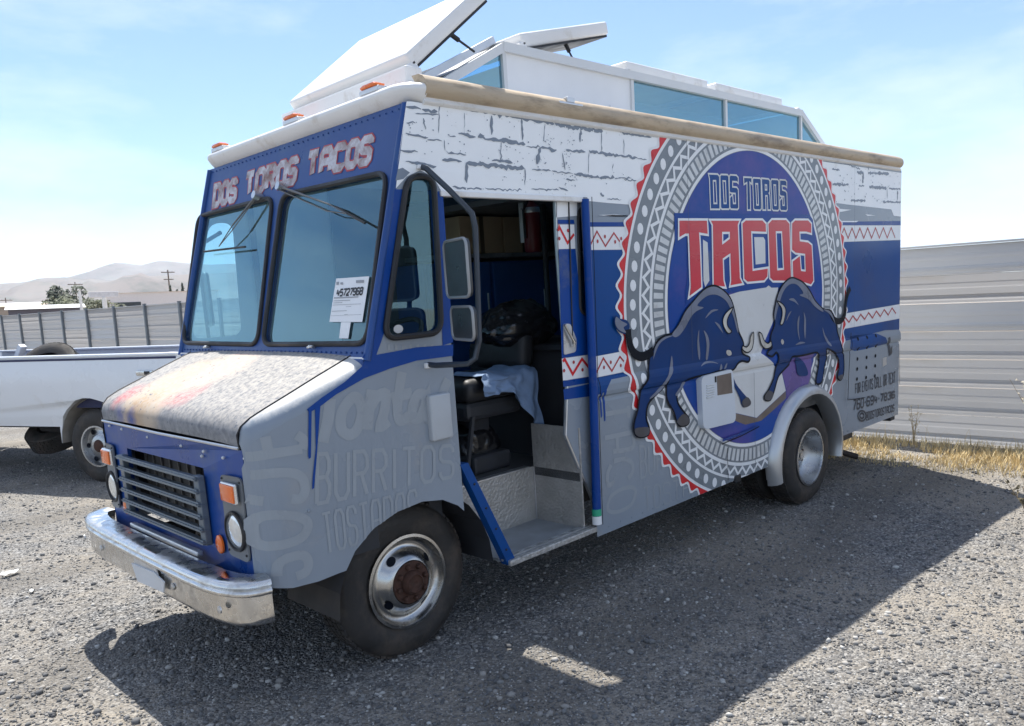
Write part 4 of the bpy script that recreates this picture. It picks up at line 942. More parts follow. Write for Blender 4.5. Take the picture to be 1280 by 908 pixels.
# roof sheet with the opening under the raised vent
bm = B()
MX0, MX1, MX2, MX3 = .74, 1.30, 4.72, 5.26; MY0, MY1 = .30, W_-.30; MZ0, MZ1 = 2.70, 3.00
tess(bm, [[(.53, .02), (XR, .02), (XR, W_-.02), (.53, W_-.02)], [(MX0+.06, MY0+.04), (MX3-.06, MY0+.04), (MX3-.06, MY1-.04), (MX0+.06, MY1-.04)]], lambda a, b: V((a, b, 2.685))); T('roof', bm, P_roofw)
# brow: a rounded white cornice swept round the front
def sweep(path, prof, name, m, closed=False, smooth=True, parent=truck):
    """path: (x, y, nx, ny) plan points with outward normal; prof: (outward, z)"""
    bm = B(); rows = []
    for x, y, nx_, ny_ in path: rows.append([bm.verts.new((x+nx_*o, y+ny_*o, z)) for o, z in prof])
    for a, b_ in zip(rows, rows[1:]):
        for k in range(len(prof)-1): bm.faces.new((a[k], a[k+1], b_[k+1], b_[k]))
    if not closed:
        for r_ in (rows[0], rows[-1]):
            try: bm.faces.new(r_)
            except ValueError: pass
    return T(name, bm, m, parent, smooth, 50)
bp = [(.60, W_, 0, 1), (.52, W_, 0, 1)]
for k in range(7): a = R(90+15*k); bp.append((.50+.10*math.cos(a), W_-.10+.10*math.sin(a), math.cos(a), math.sin(a)))
for k in range(7): a = R(180+15*k); bp.append((.50+.10*math.cos(a), .10+.10*math.sin(a), math.cos(a), math.sin(a)))
bp[-1] = (.485, .0, .0, -1)
sweep(bp, [(-.03, 2.568), (.0, 2.574), (.022, 2.600), (.036, 2.622), (.038, 2.636), (.030, 2.648), (.012, 2.657), (-.03, 2.668), (-.08, 2.682), (-.14, 2.692)], 'roof_brow', P_roofw)
# tan edge rail along the street side and a plain one opposite
m_tan = mat('weathered_tan_edging', (.50, .40, .28), .6, var=.12, scale=4, dirt=(.24, .18, .12), dirt_amt=.42, dscale=6, stretch=(.5, 1, 2), bump=.3, bscale=25)
rp_ = [(x, 0, 0, -1) for x in (.478, 1.5, 2.5, 3.5, 4.5, 5.5, 6.02)]+[(6.06+.05*math.sin(R(a)), .05-.05*math.cos(R(a)), math.sin(R(a)), -math.cos(R(a))) for a in (20, 45, 70, 90)]
sweep(rp_, [(.004, 2.596), (.022, 2.602), (.036, 2.620), (.040, 2.642), (.034, 2.666), (.016, 2.686), (-.012, 2.698), (-.06, 2.700)], 'roof_edging', m_tan)
sweep(rp_, [(-.005, 2.566), (.016, 2.572), (.020, 2.580), (.012, 2.590), (.010, 2.602), (-.01, 2.606)], 'gutter', P_roofw)
sweep([(x, W_, 0, 1) for x in (.60, XR)], [(.0, 2.57), (.03, 2.60), (.03, 2.65), (0, 2.685), (-.06, 2.692)], 'far_roof_edging', P_roofw)
sweep([(XR-.005, .05, 1, 0), (XR-.005, W_-.05, 1, 0)], [(.0, 2.56), (.02, 2.58), (.03, 2.62), (.02, 2.66), (-.01, 2.685), (-.08, 2.692)], 'tail_edging', P_roofw)
bm = B(); p = FY(709, 128, -.01); box(bm, (p.x-.09, -.035, 2.655), (p.x+.10, .02, 2.672), .004); box(bm, (p.x-.02, -.03, 2.672), (p.x+.04, .0, 2.70), .004); T('edging_clip', bm, P_alu)
# marker lamps on the brow
m_amber = mat('amber_lens', (.85, .16, .015), .25, var=.1, coat=.5); m_ambert = mat('amber_lens_pale', (.75, .30, .12), .3)
for px, py in ((270, 183), (358, 147), (452, 108)):
    p = FZ(px, py, 2.685); bm = B(); box(bm, (.385, p.y-.075, 2.655), (.445, p.y+.075, 2.681), .006); o = T('marker_lamp', bm, P_alu)
    bm = B(); vs = box(bm, (.382, p.y-.065, 2.680), (.437, p.y+.065, 2.702), .010); 
    for v in bm.verts:
        if v.co.z > 2.694: v.co.y = p.y+(v.co.y-p.y)*.7
    T('lens', bm, m_amber, o, True)

# ---- raised roof vent with windows
vent = B(); fr = .035
def bar(bm, a, b_, s=.02):
    a, b_ = V(a), V(b_); d = (b_-a).normalized(); u = d.cross(V((0, 1, 0))); u = u.normalized() if u.length > .1 else V((1, 0, 0)); v_ = d.cross(u)
    q = []
    for p in (a, b_): q.append([bm.verts.new(p+u*x+v_*y) for x, y in ((-s, -s), (s, -s), (s, s), (-s, s))])
    for k in range(4): bm.faces.new((q[0][k], q[0][(k+1) % 4], q[1][(k+1) % 4], q[1][k]))
    bm.faces.new(q[0]); bm.faces.new(q[1][::-1])
m_vent = mat('vent_frame_white', (.66, .68, .69), .45, .1, var=.06, scale=4)
for y in (MY0, MY1):
    bar(vent, (MX0, y, MZ0), (MX1, y, MZ1), .022); bar(vent, (MX1-.01, y, MZ1), (MX2+.01, y, MZ1), .024); bar(vent, (MX2, y, MZ1), (MX3, y, MZ0), .022)
    bar(vent, (MX0, y, MZ0-.01), (MX3, y, MZ0-.01), .02)
    for x in (MX1, 2.42, 3.54, MX2): bar(vent, (x, y, MZ0), (x, y, MZ1), .013)
bar(vent, (MX1, MY0, MZ1+.001), (MX1, MY1, MZ1+.001), .022)
T('vent_frame', vent, m_vent)
G_vent = glass('vent_glass', (.06, .34, .62), .30, dust=.04)
for y in (MY0+.004, MY1-.004):
    for loops in ([(MX0+.03, MZ0), (MX1, MZ0), (MX1, MZ1-.01)], [(2.42, MZ0), (3.54, MZ0), (3.54, MZ1), (2.42, MZ1)], [(3.54, MZ0), (MX2, MZ0), (MX2, MZ1), (3.54, MZ1)], [(MX2, MZ0), (MX3-.03, MZ0), (MX2, MZ1-.01)]):
        bm = B(); tess(bm, [loops], lambda a, b: V((a, y, b))); T('vent_pane', bm, G_vent)
    bm = B(); box(bm, (MX1+.012, y-.006, MZ0), (2.408, y+.002, MZ1)); T('vent_panel', bm, mat('vent_panel_white', (.78, .80, .82), .5, var=.03))
bm = B(); box(bm, (2.19, MY0-.012, 2.70), (2.245, MY0-.004, 2.80)); T('vent_label', bm, P_line)
bm = B()
HX0, HX1, HY0, HY1 = 1.48, 1.60, .50, 1.28  # slot placed and narrowed so the sun drops one patch on the gravel
tess(bm, [[(MX1, MY0+.02), (MX2, MY0+.02), (MX2, MY1-.02), (MX1, MY1-.02)], [(HX0, HY0), (HX1, HY0), (HX1, HY1), (HX0, HY1)]], lambda a, b: V((a, b, MZ1+.024)))
tess(bm, [[(MX2, MY0+.02), (MX3, MY0+.02), (MX3, MY1-.02), (MX2, MY1-.02)]], lambda a, b: V((a, b, (MZ1+.02)-(a-MX2)/(MX3-MX2)*(MZ1-MZ0))))
tess(bm, [[(MX0, 1.26), (MX1, 1.26), (MX1, MY1-.02), (MX0, MY1-.02)], ] if False else [[(MX0, 1.26), (.96, 1.26), (.96, MY0+.08), (MX1, MY0+.08), (MX1, MY1-.02), (MX0, MY1-.02)]], lambda a, b: V((a, b, MZ0+.02+(a-MX0)/(MX1-MX0)*(MZ1-MZ0))))  # front slope partly filled in, added to keep further sun patches out
T('vent_top', bm, P_roofw)
for y in (MY0+.05, 1.24): bm = B(); bar(bm, (MX0-.02, y, MZ0+.06), (MX1-.02, y, MZ1+.045), .018); T('vent_curb', bm, P_alu)
def lid(hinge, length, y0, y1, ang, th, name, strut=None):
    """hatch lid hinged along y at hinge (x, z), opened by ang"""
    M = Matrix.Translation((hinge[0], 0, hinge[1])) @ Matrix.Rotation(-ang, 4, 'Y')
    bm = B(); box(bm, (0, y0, .0), (length, y1, th), .015, M, 3); o = T(name, bm, P_roofw, smooth=True)
    bm = B(); box(bm, (.012, y0+.012, -.012), (length-.012, y1-.012, -.001), 0, M); T('gasket', bm, P_rubber, o)
    bm = B(); box(bm, (-.02, y0, -.02), (.035, y1, th*.4), .006, M); T('hinge', bm, P_roofw, o)
    if ang > .1:
        bm = B(); a = M @ V((length*.55, y0+.06, -.01)); b_ = V((strut[0], y0+.06, strut[1])); c = a.lerp(b_, .35)
        tube(bm, [a, c], .012, 8); tube(bm, [c, b_], .006, 6); T('strut', bm, P_rubber, o)
    return o
lid((.60, 2.775), .66, .19, 1.25, R(38), .075, 'roof_hatch', (1.05, 2.93))
lid((1.50, 3.04), .80, .34, .66, R(14), .075, 'roof_hatch', (2.02, 3.03))
lid((2.44, 3.03), .95, .34, .80, 0, .075, 'roof_hatch'); lid((3.50, 3.03), 1.0, .34, .80, 0, .075, 'roof_hatch')
o = lid((4.76, 3.02), .42, .34, .80, -R(27), .06, 'roof_hatch')
bm = B(); box(bm, (.52, .15, 2.70), (.62, 1.28, 2.775), .01); T('vent_kerb', bm, P_roofw)

# ---- windshield and header on the raked plane
def fw3(y, z, off=0.): return V((.094+.301*(z-1.559)-off*.957, y, z+off*.288))
def WP(px, py): p = FW(px, py); return (p.y, p.z)
paneL = rpoly([WP(*q) for q in ((229.5, 429), (323, 431), (342, 247), (249, 271))], .075, 6)
paneR = rpoly([WP(*q) for q in ((329, 431), (459.5, 430), (485, 215.5), (353.5, 244.5))], .075, 6)
bm = B(); plate(bm, [[(.012, 1.475), (W_-.012, 1.475), (W_-.012, ZT-.002), (.012, ZT-.002)], paneL, paneR], lambda a, b: fw3(a, b), lambda p: p+V((.03, 0, -.009)))
P_front = mat('paint_blue_front', (.020, .070, .245), .38, var=.12, scale=2.2, spec=.35, dirt=(.05, .11, .24), dirt_amt=.30, dscale=2.5)
head = T('windshield_surround', bm, P_front)
bm = B(); tube(bm, [fw3(.016, 1.48), fw3(.016, ZT-.01)], .017, 10); T('corner_post', bm, P_front, smooth=True)
bm = B(); tube(bm, [fw3(W_-.016, 1.48), fw3(W_-.016, ZT-.01)], .017, 10); T('corner_post', bm, P_front, smooth=True)
panes = []
for lp in (paneL, paneR):
    bm = B(); tess(bm, [lp], lambda a, b: fw3(a, b, -.012)); pn = T('windshield_pane', bm, G_wind); panes.append(pn)
    bm = B(); tube(bm, [fw3(a, b, .004) for a, b in lp], .013, 8, closed=True); T('gasket', bm, P_rubber, pn, True)
bm = B()
for k in range(46):
    y = .06+k*(W_-.12)/45; q = fw3(y, 1.512, .002); bmesh.ops.create_icosphere(bm, subdivisions=1, radius=.0055, matrix=Matrix.Translation(q))
for k in range(40):
    y = .06+k*(W_-.12)/39; q = fw3(y, 2.55, .002); bmesh.ops.create_icosphere(bm, subdivisions=1, radius=.0045, matrix=Matrix.Translation(q))
o = T('rivets', bm, P_front); o['kind'] = 'stuff'
# peeling name on the header
H5 = zoom(255, 160, 5.818)
P_peel = mat('peeling_white_print', (.60, .59, .62), .5, var=.1, scale=20, dirt=(.20, .085, .055), dirt_amt=.62, dscale=9)
def header_word(txt, quad, m, w_, off, name):
    ls = strokes(txt, [H5([q])[0] for q in quad], WP, .42)
    bm = B()
    for i, poly in enumerate(stroke_polys(ls, w_)): tess(bm, [poly], lambda a, b: fw3(a, b, off+.00004*(i % 17)))
    return T(name, bm, m, head)
for txt, q in (('DOS', ((84, 428), (240, 384), (228, 520), (72, 565))), ('TOROS', ((313, 347), (682, 228), (660, 390), (306, 482))), ('TACOS', ((768, 197), (1226, 75), (1200, 245), (755, 345)))):
    header_word(txt, q, P_redline, .052, .0015, 'header_word_outline'); header_word(txt, q, P_peel, .038, .0026, 'header_word')
# lot sticker inside the near pane
def wplate(name, pts, m, off, parent): bm = B(); tess(bm, [[WP(*p) for p in pts]], lambda a, b: fw3(a, b, off)); return T(name, bm, m, parent)
m_pap = mat('paper_white', (.80, .81, .82), .6, var=.02); m_ink = mat('ink', (.02, .02, .025), .6)
Z4 = zoom(400, 335, 9.075)
wplate('paper_sheet', Z4([(175, 120), (550, 93), (470, 612), (98, 612)]), m_pap, -.004, panes[1])
bm = B()
for i, poly in enumerate(stroke_polys(strokes('45727968', Z4([(195, 248), (485, 222), (470, 300), (182, 318)]), WP, .35), .0075)): tess(bm, [poly], lambda a, b: fw3(a, b, -.002+.00004*(i % 17)))
T('sheet_number', bm, m_ink, panes[1])
m_ink2 = mat('ink_pale', (.30, .31, .33), .6)
bm = B()
for y, x0, x1, h in ((335, 155, 430, 12), (372, 150, 340, 6), (395, 148, 250, 5), (420, 140, 460, 4), (438, 290, 350, 4), (490, 130, 300, 5), (528, 270, 310, 4), (542, 120, 465, 3), (160, 182, 208, 32), (165, 228, 256, 24), (140, 405, 495, 32)):
    tess(bm, [[WP(*p) for p in Z4([(x0, y), (x1, y-(x1-x0)*.045), (x1, y-(x1-x0)*.045+h), (x0, y+h)])]], lambda a, b: fw3(a, b, -.0015))
T('sheet_print', bm, m_ink2, panes[1])
wplate('sheet_strip', Z4([(230, 615), (340, 615), (312, 800), (208, 798)]), m_pap, -.004, panes[1])
# wipers
def wiper(piv, elbow, tip, b0, b1):
    P = [fw3(*WP(*q), o_) for q, o_ in ((piv, .03), (elbow, .045), (tip, .03))]
    bm = B(); tube(bm, [P[0], P[1]], [.007, .004], 6); tube(bm, [P[1], P[2]], .003, 6); tube(bm, [P[0]+V((0, .015, -.015)), P[1]+V((0, .02, -.03)), P[2]], .003, 5)
    o = T('wiper_arm', bm, mat('wiper_steel', (.16, .165, .17), .45, .5), smooth=True)
    bm = B(); tube(bm, [fw3(*WP(*b0), .02), fw3(*WP(*b1), .02)], .006, 5); T('wiper_blade', bm, P_rubber, o)
    q = fw3(*WP(*piv), 0); bm = B(); tube(bm, [q, fw3(*WP(*piv), .05)], .022, 10); T('wiper_motor', bm, P_alu, o, True)
wiper((327, 247), (300, 285), (280, 310), (259, 316), (311, 310)); wiper((357, 236), (421, 259), (440, 270), (425, 261), (461, 281))
for px, py in ((262, 434), (393, 434)):
    q = fw3(*WP(px, py), 0); bm = B(); tube(bm, [q, q+V((-.03, 0, .005))], .008, 6); tube(bm, [q+V((-.025, .02, 0)), q+V((-.025, -.025, .006))], .006, 6); T('washer_nozzle', bm, P_alu)
# quarter window
bm = B(); tess(bm, [qwin], lambda a, b: V((a, .006, b))); qp = T('quarter_window', bm, G_side)
bm = B(); tube(bm, [(a, -.006, b) for a, b in qwin], .014, 8, closed=True); T('gasket', bm, P_rubber, qp, True)
a, b_ = SP(498, 411.5); bm = B(); tess(bm, [[(a+.026*math.cos(t*.45), b_+.019*math.sin(t*.45)) for t in range(14)]], lambda x, z: V((x, .0035, z))); T('round_sticker', bm, P_cream, qp)

# ---- hood
bm = B(); ny = 28; rows = []
for x, z in HP:
    y0 = .15+.035*max(0, (-.40-x)/.07); y1 = W_-y0
    rows.append([bm.verts.new((x-(.012*(1-(2*t-1)**2) if x < -.4 else 0), y0+(y1-y0)*t, z+.014*(1-(2*t-1)**4))) for t in [k/ny for k in range(ny+1)]])
for a, b_ in zip(rows, rows[1:]):
    for k in range(ny): bm.faces.new((a[k], a[k+1], b_[k+1], b_[k]))
def hood_mat():
    m, t, b = nodes('dusty_hood'); n, l = t.nodes, t.links
    tc = n.new('ShaderNodeTexCoord')
    def noise_(sc, det=8, rough=.65):
        q = n.new('ShaderNodeTexNoise'); q.inputs['Scale'].default_value = sc; q.inputs['Detail'].default_value = det; q.inputs['Roughness'].default_value = rough; l.new(tc.outputs['Object'], q.inputs['Vector']); return q
    def ramp(src, a, b_):
        r_ = n.new('ShaderNodeValToRGB'); r_.color_ramp.elements[0].position = a; r_.color_ramp.elements[1].position = b_; l.new(src, r_.inputs[0]); return r_.outputs[0]
    def mix(fac, c1, c2):
        x = n.new('ShaderNodeMixRGB'); l.new(fac, x.inputs[0])
        for i, c in ((1, c1), (2, c2)):
            if isinstance(c, tuple): x.inputs[i].default_value = (*c, 1)
            else: l.new(c, x.inputs[i])
        return x.outputs[0]
    # faded print: rings of a big round emblem, pink and orange shapes, under dust
    def blob(cx, cy, cz, r):
        d = n.new('ShaderNodeVectorMath'); d.operation = 'DISTANCE'; l.new(tc.outputs['Object'], d.inputs[0]); d.inputs[1].default_value = (cx, cy, cz)
        w2 = noise_(7); ad = n.new('ShaderNodeMath'); ad.operation = 'MULTIPLY_ADD'; ad.inputs[1].default_value = .22; l.new(w2.outputs['Fac'], ad.inputs[0]); l.new(d.outputs['Value'], ad.inputs[2])
        m_ = n.new('ShaderNodeMapRange'); m_.inputs[1].default_value = r+.16; m_.inputs[2].default_value = r+.06; m_.inputs[3].default_value = 0; m_.inputs[4].default_value = 1; l.new(ad.outputs[0], m_.inputs[0]); return m_.outputs[0]
    base = mix(ramp(noise_(30).outputs['Fac'], .35, .65), (.13, .135, .15), (.25, .25, .255))
    c = mix(blob(-.30, 1.25, 1.35, .33), base, (.47, .37, .27))
    c = mix(blob(-.42, 1.28, 1.28, .11), c, (.42, .28, .16))
    c = mix(blob(-.36, 1.58, 1.31, .085), c, (.50, .08, .10))
    c = mix(blob(-.33, .95, 1.34, .10), c, (.52, .15, .16))
    c = mix(blob(-.10, 1.05, 1.42, .20), c, (.56, .40, .32))
    c = mix(blob(-.46, 1.50, 1.23, .035), c, (.03, .06, .25)); c = mix(blob(-.465, 1.33, 1.22, .03), c, (.03, .06, .25))
    # dust settles where the hood is flat; flakes
    geo = n.new('ShaderNodeNewGeometry'); sp_ = n.new('ShaderNodeSeparateXYZ'); l.new(geo.outputs['Normal'], sp_.inputs[0])
    mr = n.new('ShaderNodeMapRange'); mr.inputs[1].default_value = .25; mr.inputs[2].default_value = .97; mr.inputs[3].default_value = .08; mr.inputs[4].default_value = .88; l.new(sp_.outputs[2], mr.inputs[0])
    dn = noise_(42, 10, .75); mm = n.new('ShaderNodeMath'); mm.operation = 'MULTIPLY'; l.new(mr.outputs[0], mm.inputs[0])
    r3 = ramp(dn.outputs['Fac'], .40, .60); l.new(r3, mm.inputs[1])
    c = mix(mm.outputs[0], c, (.47, .43, .375))
    fl = ramp(noise_(34, 3, .5).outputs['Fac'], .655, .68); c = mix(fl, c, (.13, .14, .16))
    l.new(c, b.inputs['Base Color']); b.inputs['Roughness'].default_value = .62
    bp_ = n.new('ShaderNodeBump'); bp_.inputs['Strength'].default_value = .10; bp_.inputs['Distance'].default_value = .003; l.new(dn.outputs['Fac'], bp_.inputs['Height']); l.new(bp_.outputs[0], b.inputs['Normal'])
    return m
hood = T('hood', bm, hood_mat(), smooth=True, angle=70)
bm = B(); tube(bm, [(-.470, .18+.002, 1.180), (-.484, YC, 1.180), (-.470, W_-.182, 1.180)], .007, 6); T('hood_lip', bm, P_alu, hood, True)
for s in (0, 1):
    pts = [(x, (.15+.035*max(0, (-.40-x)/.07)) if not s else W_-(.15+.035*max(0, (-.40-x)/.07)), z+.001) for x, z in HP]
    bm = B(); tube(bm, pts, .0045, 5); T('hood_seam', bm, P_rubber, hood)
bm = B(); box(bm, (.06, .03, 1.44), (.16, W_-.03, 1.492), .01); T('cowl', bm, P_front)
bm = B(); tube(bm, [fw3(.03, 1.487, .004), fw3(W_-.03, 1.487, .004)], .007, 6); T('cowl_bead', bm, P_roofw)

# ---- nose: blue panel, grille, lamps, bumper
P_nose = mat('paint_blue_nose', (.008, .058, .27), .36, var=.16, scale=3, spec=.35, dirt=(.06, .10, .21), dirt_amt=.26, dscale=4)
def fx3(y, z, off=0.): return V((-.487+.02*(z-.7)+.05*max(0, abs(y-YC)-.62)**2*8-off, y, z))
GO = [(YC-.46, .715), (YC+.46, .715), (YC+.46, 1.062), (YC-.46, 1.062)]
bm = B(); ol = [(.172, .60), (.40, .585), (W_-.40, .585), (W_-.172, .60), (W_-.172, 1.172), (W_-.5, 1.172), (.5, 1.172), (.172, 1.172)]
plate(bm, [ol, GO], lambda a, b: fx3(a, b), lambda p: p+V((.02, 0, 0))); nose = T('nose_panel', bm, P_nose)
bm = B(); box(bm, (-.40, YC-.47, .70), (-.36, YC+.47, 1.10)); rad = T('radiator', bm, mat('radiator_core', (.07, .066, .062), .6, .3, var=.4, scale=40))
bm = B()
for k in range(9): y = YC-.42+k*.105; box(bm, (-.41, y-.006, .71), (-.402, y+.006, 1.09))
box(bm, (-.43, YC-.25, .72), (-.405, YC-.21, 1.08)); T('radiator_brace', bm, mat('dull_metal', (.16, .15, .14), .5, .6), rad)
m_slat = mat('grille_slat', (.145, .175, .205), .42, .2, var=.15, scale=10)
bm = B(); r_ = bmesh.ops.create_cube(bm, size=1, matrix=Matrix.Diagonal((.05, .97, .020, 1))); bmesh.ops.bevel(bm, geom=bm.edges[:], offset=.008, segments=2, affect='EDGES')
slm = bpy.data.meshes.new('slat'); bm.to_mesh(slm); bm.free(); slm.materials.append(m_slat)
grille = empty('grille'); grille.parent = truck
for k in range(6):
    o = link('slat', slm, None, grille); o.location = (-.515, YC, 1.022-k*.0575); o.rotation_euler = (0, R(12), 0)
for s in (-1, 1):
    bm = B(); box(bm, (-.520, YC+s*.455-.025, .722), (-.489, YC+s*.455+.025, 1.035), .004); T('bracket', bm, m_slat, grille)
m_bez = mat('lamp_bezel', (.17, .185, .20), .45, .2, var=.1); m_lens = mat('headlamp_glass', (.72, .75, .76), .08, .55, var=.15, scale=30, coat=1.)
for s in (0, 1):
    Yv = lambda y: W_-y if s else y
    bz = rpoly([(Yv(.182), .70), (Yv(.34), .715), (Yv(.345), 1.06), (Yv(.182), 1.06)], .03, 4)
    bm = B(); plate(bm, [bz], lambda a, b: fx3(a, b, .004), lambda p: p+V((-.008, 0, 0))); bez = T('lamp_bezel', bm, m_bez)
    yl = Yv(.262); c = fx3(yl, .825, .010)
    bm = B(); lathe(bm, [(.088, 0), (.085, .010), (.076, .012), (.074, .0), (.088, 0)], c, 'x', 32, -1); T('lamp_ring', bm, P_rubber, bez, True)
    bm = B(); lathe(bm, [(.074, -.002), (.068, .004), (.05, .009), (.03, .012), (.001, .013)], c, 'x', 32, -1); T('headlamp', bm, m_lens, bez, True)
    yt = Yv(.262); c = fx3(yt, .993, .012)
    bm = B(); box(bm, (c.x-.016, yt-.066, .948), (c.x, yt+.066, 1.036), .008); o = T('signal_housing', bm, mat('signal_chrome', (.7, .7, .7), .25, .8), bez)
    bm = B(); box(bm, (c.x-.024, yt-.058, .955), (c.x-.014, yt+.058, 1.029), .008); T('turn_signal', bm, m_amber, o, True)
    yo = Yv(.43); c = fx3(yo, .738, .002); bm = B(); lathe(bm, [(.034, 0), (.033, .008), (.025, .013), (.001, .015)], c, 'x', 20, -1)
    for v in bm.verts: v.co.z = .738+(v.co.z-.738)*1.25
    T('side_reflector', bm, m_amber, smooth=True)
    bm = B()
    for y, z in ((.196, .73), (.33, .735), (.196, 1.04), (.33, 1.045)): bmesh.ops.create_icosphere(bm, subdivisions=1, radius=.006, matrix=Matrix.Translation(fx3(Yv(y), z, .012)))
    T('screws', bm, P_rubber, bez)
bpath = [(-.47, 1.975), (-.515, 1.965), (-.555, 1.94), (-.585, 1.90), (-.614, 1.82), (-.632, 1.71), (-.640, 1.5), (-.643, YC), (-.640, .48), (-.632, .30), (-.614, .197), (-.585, .122), (-.555, .082), (-.515, .057), (-.47, .047)]
bp2 = []
for i, (x, y) in enumerate(bpath):
    a = V(bpath[max(0, i-1)]); b_ = V(bpath[min(len(bpath)-1, i+1)]); d = (b_-a).normalized(); bp2.append((x, y, d.y, -d.x))
bump_ = sweep(bp2, [(-.10, .660), (-.03, .665), (0, .663), (.014, .655), (.017, .641), (.008, .633), (.003, .629), (.012, .622), (.016, .613), (.012, .603), (.002, .597), (.0, .565), (.001, .50), (-.004, .484), (-.018, .470), (-.04, .465)], 'bumper', P_chrome)
for v in bump_.data.vertices: v.co.z += .03*(YC-v.co.y)/2*.0
for py_, n_ in ((.60, 4),):
    for y in (1.85, 1.55, .62, .18):
        bm = B(); lathe(bm, [(.016, 0), (.015, .006), (.001, .009)], (-.643 if .3 < y < 1.7 else -.632, y, .55), 'x', 14, -1); T('bolt', bm, P_alu, bump_, True)
bm = B(); pp = [FX(*q, -.660) for q in ((164, 704), (192, 716), (205, 728), (204, 741), (172, 727))]
plate(bm, [[(p.y, p.z) for p in pp]], lambda a, b: V((-.660, a, b)), lambda p: p+V((.006, 0, 0))); T('blank_plate', bm, mat('blank_plate', (.60, .62, .64), .5, var=.03), bump_)
bm = B(); pp = [FX(*q, -.654) for q in ((166, 694), (193, 706), (197, 719), (168, 706))]
plate(bm, [[(p.y, p.z) for p in pp]], lambda a, b: V((-.653, a, b)), lambda p: p+V((.004, 0, 0))); T('plate_holder', bm, P_alu, bump_)
bm = B(); box(bm, (-.53, .60, .655), (-.50, 1.42, .680), .006); T('lower_trim', bm, P_alu)
bm = B()
bm.free()
for y in (.5, 1.45): bm = B(); box(bm, (-.62, y-.03, .53), (-.2, y+.03, .62)); T('bumper_iron', bm, P_dark)
bm = B()
for px, py in ((134, 533), (150, 537), (182, 547), (224, 558), (252, 565), (276, 573), (250, 571), (298, 575)): 
    q = FX(px, py, -.488); bmesh.ops.create_icosphere(bm, subdivisions=1, radius=.008, matrix=Matrix.Translation(fx3(q.y, q.z, .001)))
T('paint_chips', bm, P_bar)

# ---- door opening, sliding door, step well
bm = B(); plate(bm, [[(DX0-.005, .93), (DX0+.045, .93), (.86, .345), (.80, .345)]], lambda a, b: V((a, -.004, b)), lambda p: p+V((0, .05, 0))); strip = T('door_sill_strip', bm, P_navy)
bm = B()
for t in (.15, .4, .62, .85): bmesh.ops.create_icosphere(bm, subdivisions=1, radius=.007, matrix=Matrix.Translation((.57+(.83-.57)*t, -.005, .9-.55*t)))
T('screws', bm, P_rubber, strip)
bm = B(); box(bm, (DX0-.02, .001, .94), (DX0-.002, .05, DZ1)); box(bm, (DX0-.02, .003, DZ1), (DX1+.03, .06, DZ1+.02)); T('door_jamb', bm, P_blue)
bm = B(); box(bm, (DX0, -.012, DZ1-.014), (DX1+.01, .02, DZ1+.012), .004); T('drip_rail', bm, P_roofw)
bm = B(); tube(bm, [(1.507, -.015, .42), (1.528, -.018, 1.2), (1.540, -.015, DZ1)], [.026, .024, .022], 10); gp = T('door_guide_post', bm, P_blue, smooth=True)
bm = B(); lathe(bm, [(.0275, .435), (.0275, .475)], (1.507, -.015, 0), 'z', 12); T('green_tape', bm, mat('green_tape', (.03, .36, .20), .4), gp, True)
bm = B(); lathe(bm, [(.028, .385), (.028, .434)], (1.506, -.015, 0), 'z', 12); T('white_tape', bm, P_line, gp, True)
# sliding door pushed back behind the side sheet
YD = .035
dl = [FY(*q, YD) for q in ((696, 250), (698, 300), (711, 480), (709, 545), (743, 626))]
dpoly = [(p.x, p.z) for p in dl]; dpoly = [(dpoly[0][0], 2.175)]+dpoly[1:]+[(1.62, .40), (1.62, 2.175)]
win = rpoly([(FY(*q, YD).x, FY(*q, YD).z) for q in ((722, 262), (745, 255), (748, 395), (725, 392))], .05, 5)
bm = B(); plate(bm, [dpoly, win], lambda a, b: V((a, YD, b)), lambda p: p+V((0, .03, 0))); door = T('sliding_door', bm, P_grey)
def dsh(name, polys, m, off):
    if len(polys) > 1: return [dsh(name, [q], m, off) for q in polys]
    bm = B()
    for q in polys: tess(bm, [[(FY(*p, YD).x, FY(*p, YD).z) for p in q]], lambda a, b: V((a, YD-off, b)))
    return T(name, bm, m, door)
dsh('white_brick_field', [[(696, 251), (721, 251), (721, 270), (696, 272)]], P_white, .0015)
dsh('blue_pinstripe', [[(697, 275), (717, 275), (718, 280), (697, 280)]], P_blue, .0015)
dsh('white_band', [[(697, 281), (717.5, 281), (719, 311), (698, 311.5)], [(702, 448.5), (741, 443), (741, 470), (703.5, 476)]], P_line, .0015)
dsh('blue_band', [[(698, 312), (719, 311.5), (727, 392), (739, 400), (740, 442.5), (702, 448), (700, 380)], [(703.5, 476.5), (741, 470.5), (741, 478), (704, 484)], [(704, 487), (741, 479), (741, 495), (705, 500)]], P_blue, .0015)
def dz_(l_, w_):
    bm = B()
    for q in ribbon([(FY(*p, YD).x, FY(*p, YD).z) for p in l_], w_): tess(bm, [q], lambda a, b: V((a, YD-.003, b)))
    T('red_zigzag', bm, P_red, door)
dz_([(697.5, 289), (698.5, 283.5), (709, 304), (717, 293)], .014); dz_([(703, 452), (705.5, 449.5), (715.5, 468), (727, 449), (736, 460)], .016)
bm = B()
for px, py in ((709.5, 288.5), (698.5, 298.5), (716.5, 453), (727.5, 462.5), (704.5, 463.5)):
    q = FY(px, py, YD); lathe(bm, [(.010, 0), (.001, .0005)], (q.x, YD-.004, q.z), 'y', 8, -1)
T('red_dots', bm, P_redline, door)
bm = B()
for a, b_ in zip(dl, dl[1:]): tube(bm, [a+V((0, .012, 0)), b_+V((0, .012, 0))], .011, 6)
T('door_edge', bm, P_alu, door, True)
bm = B(); tube(bm, [FY(711, 252, YD-.006), FY(716, 430, YD-.006)], .004, 6); T('door_seam', bm, P_dark, door)
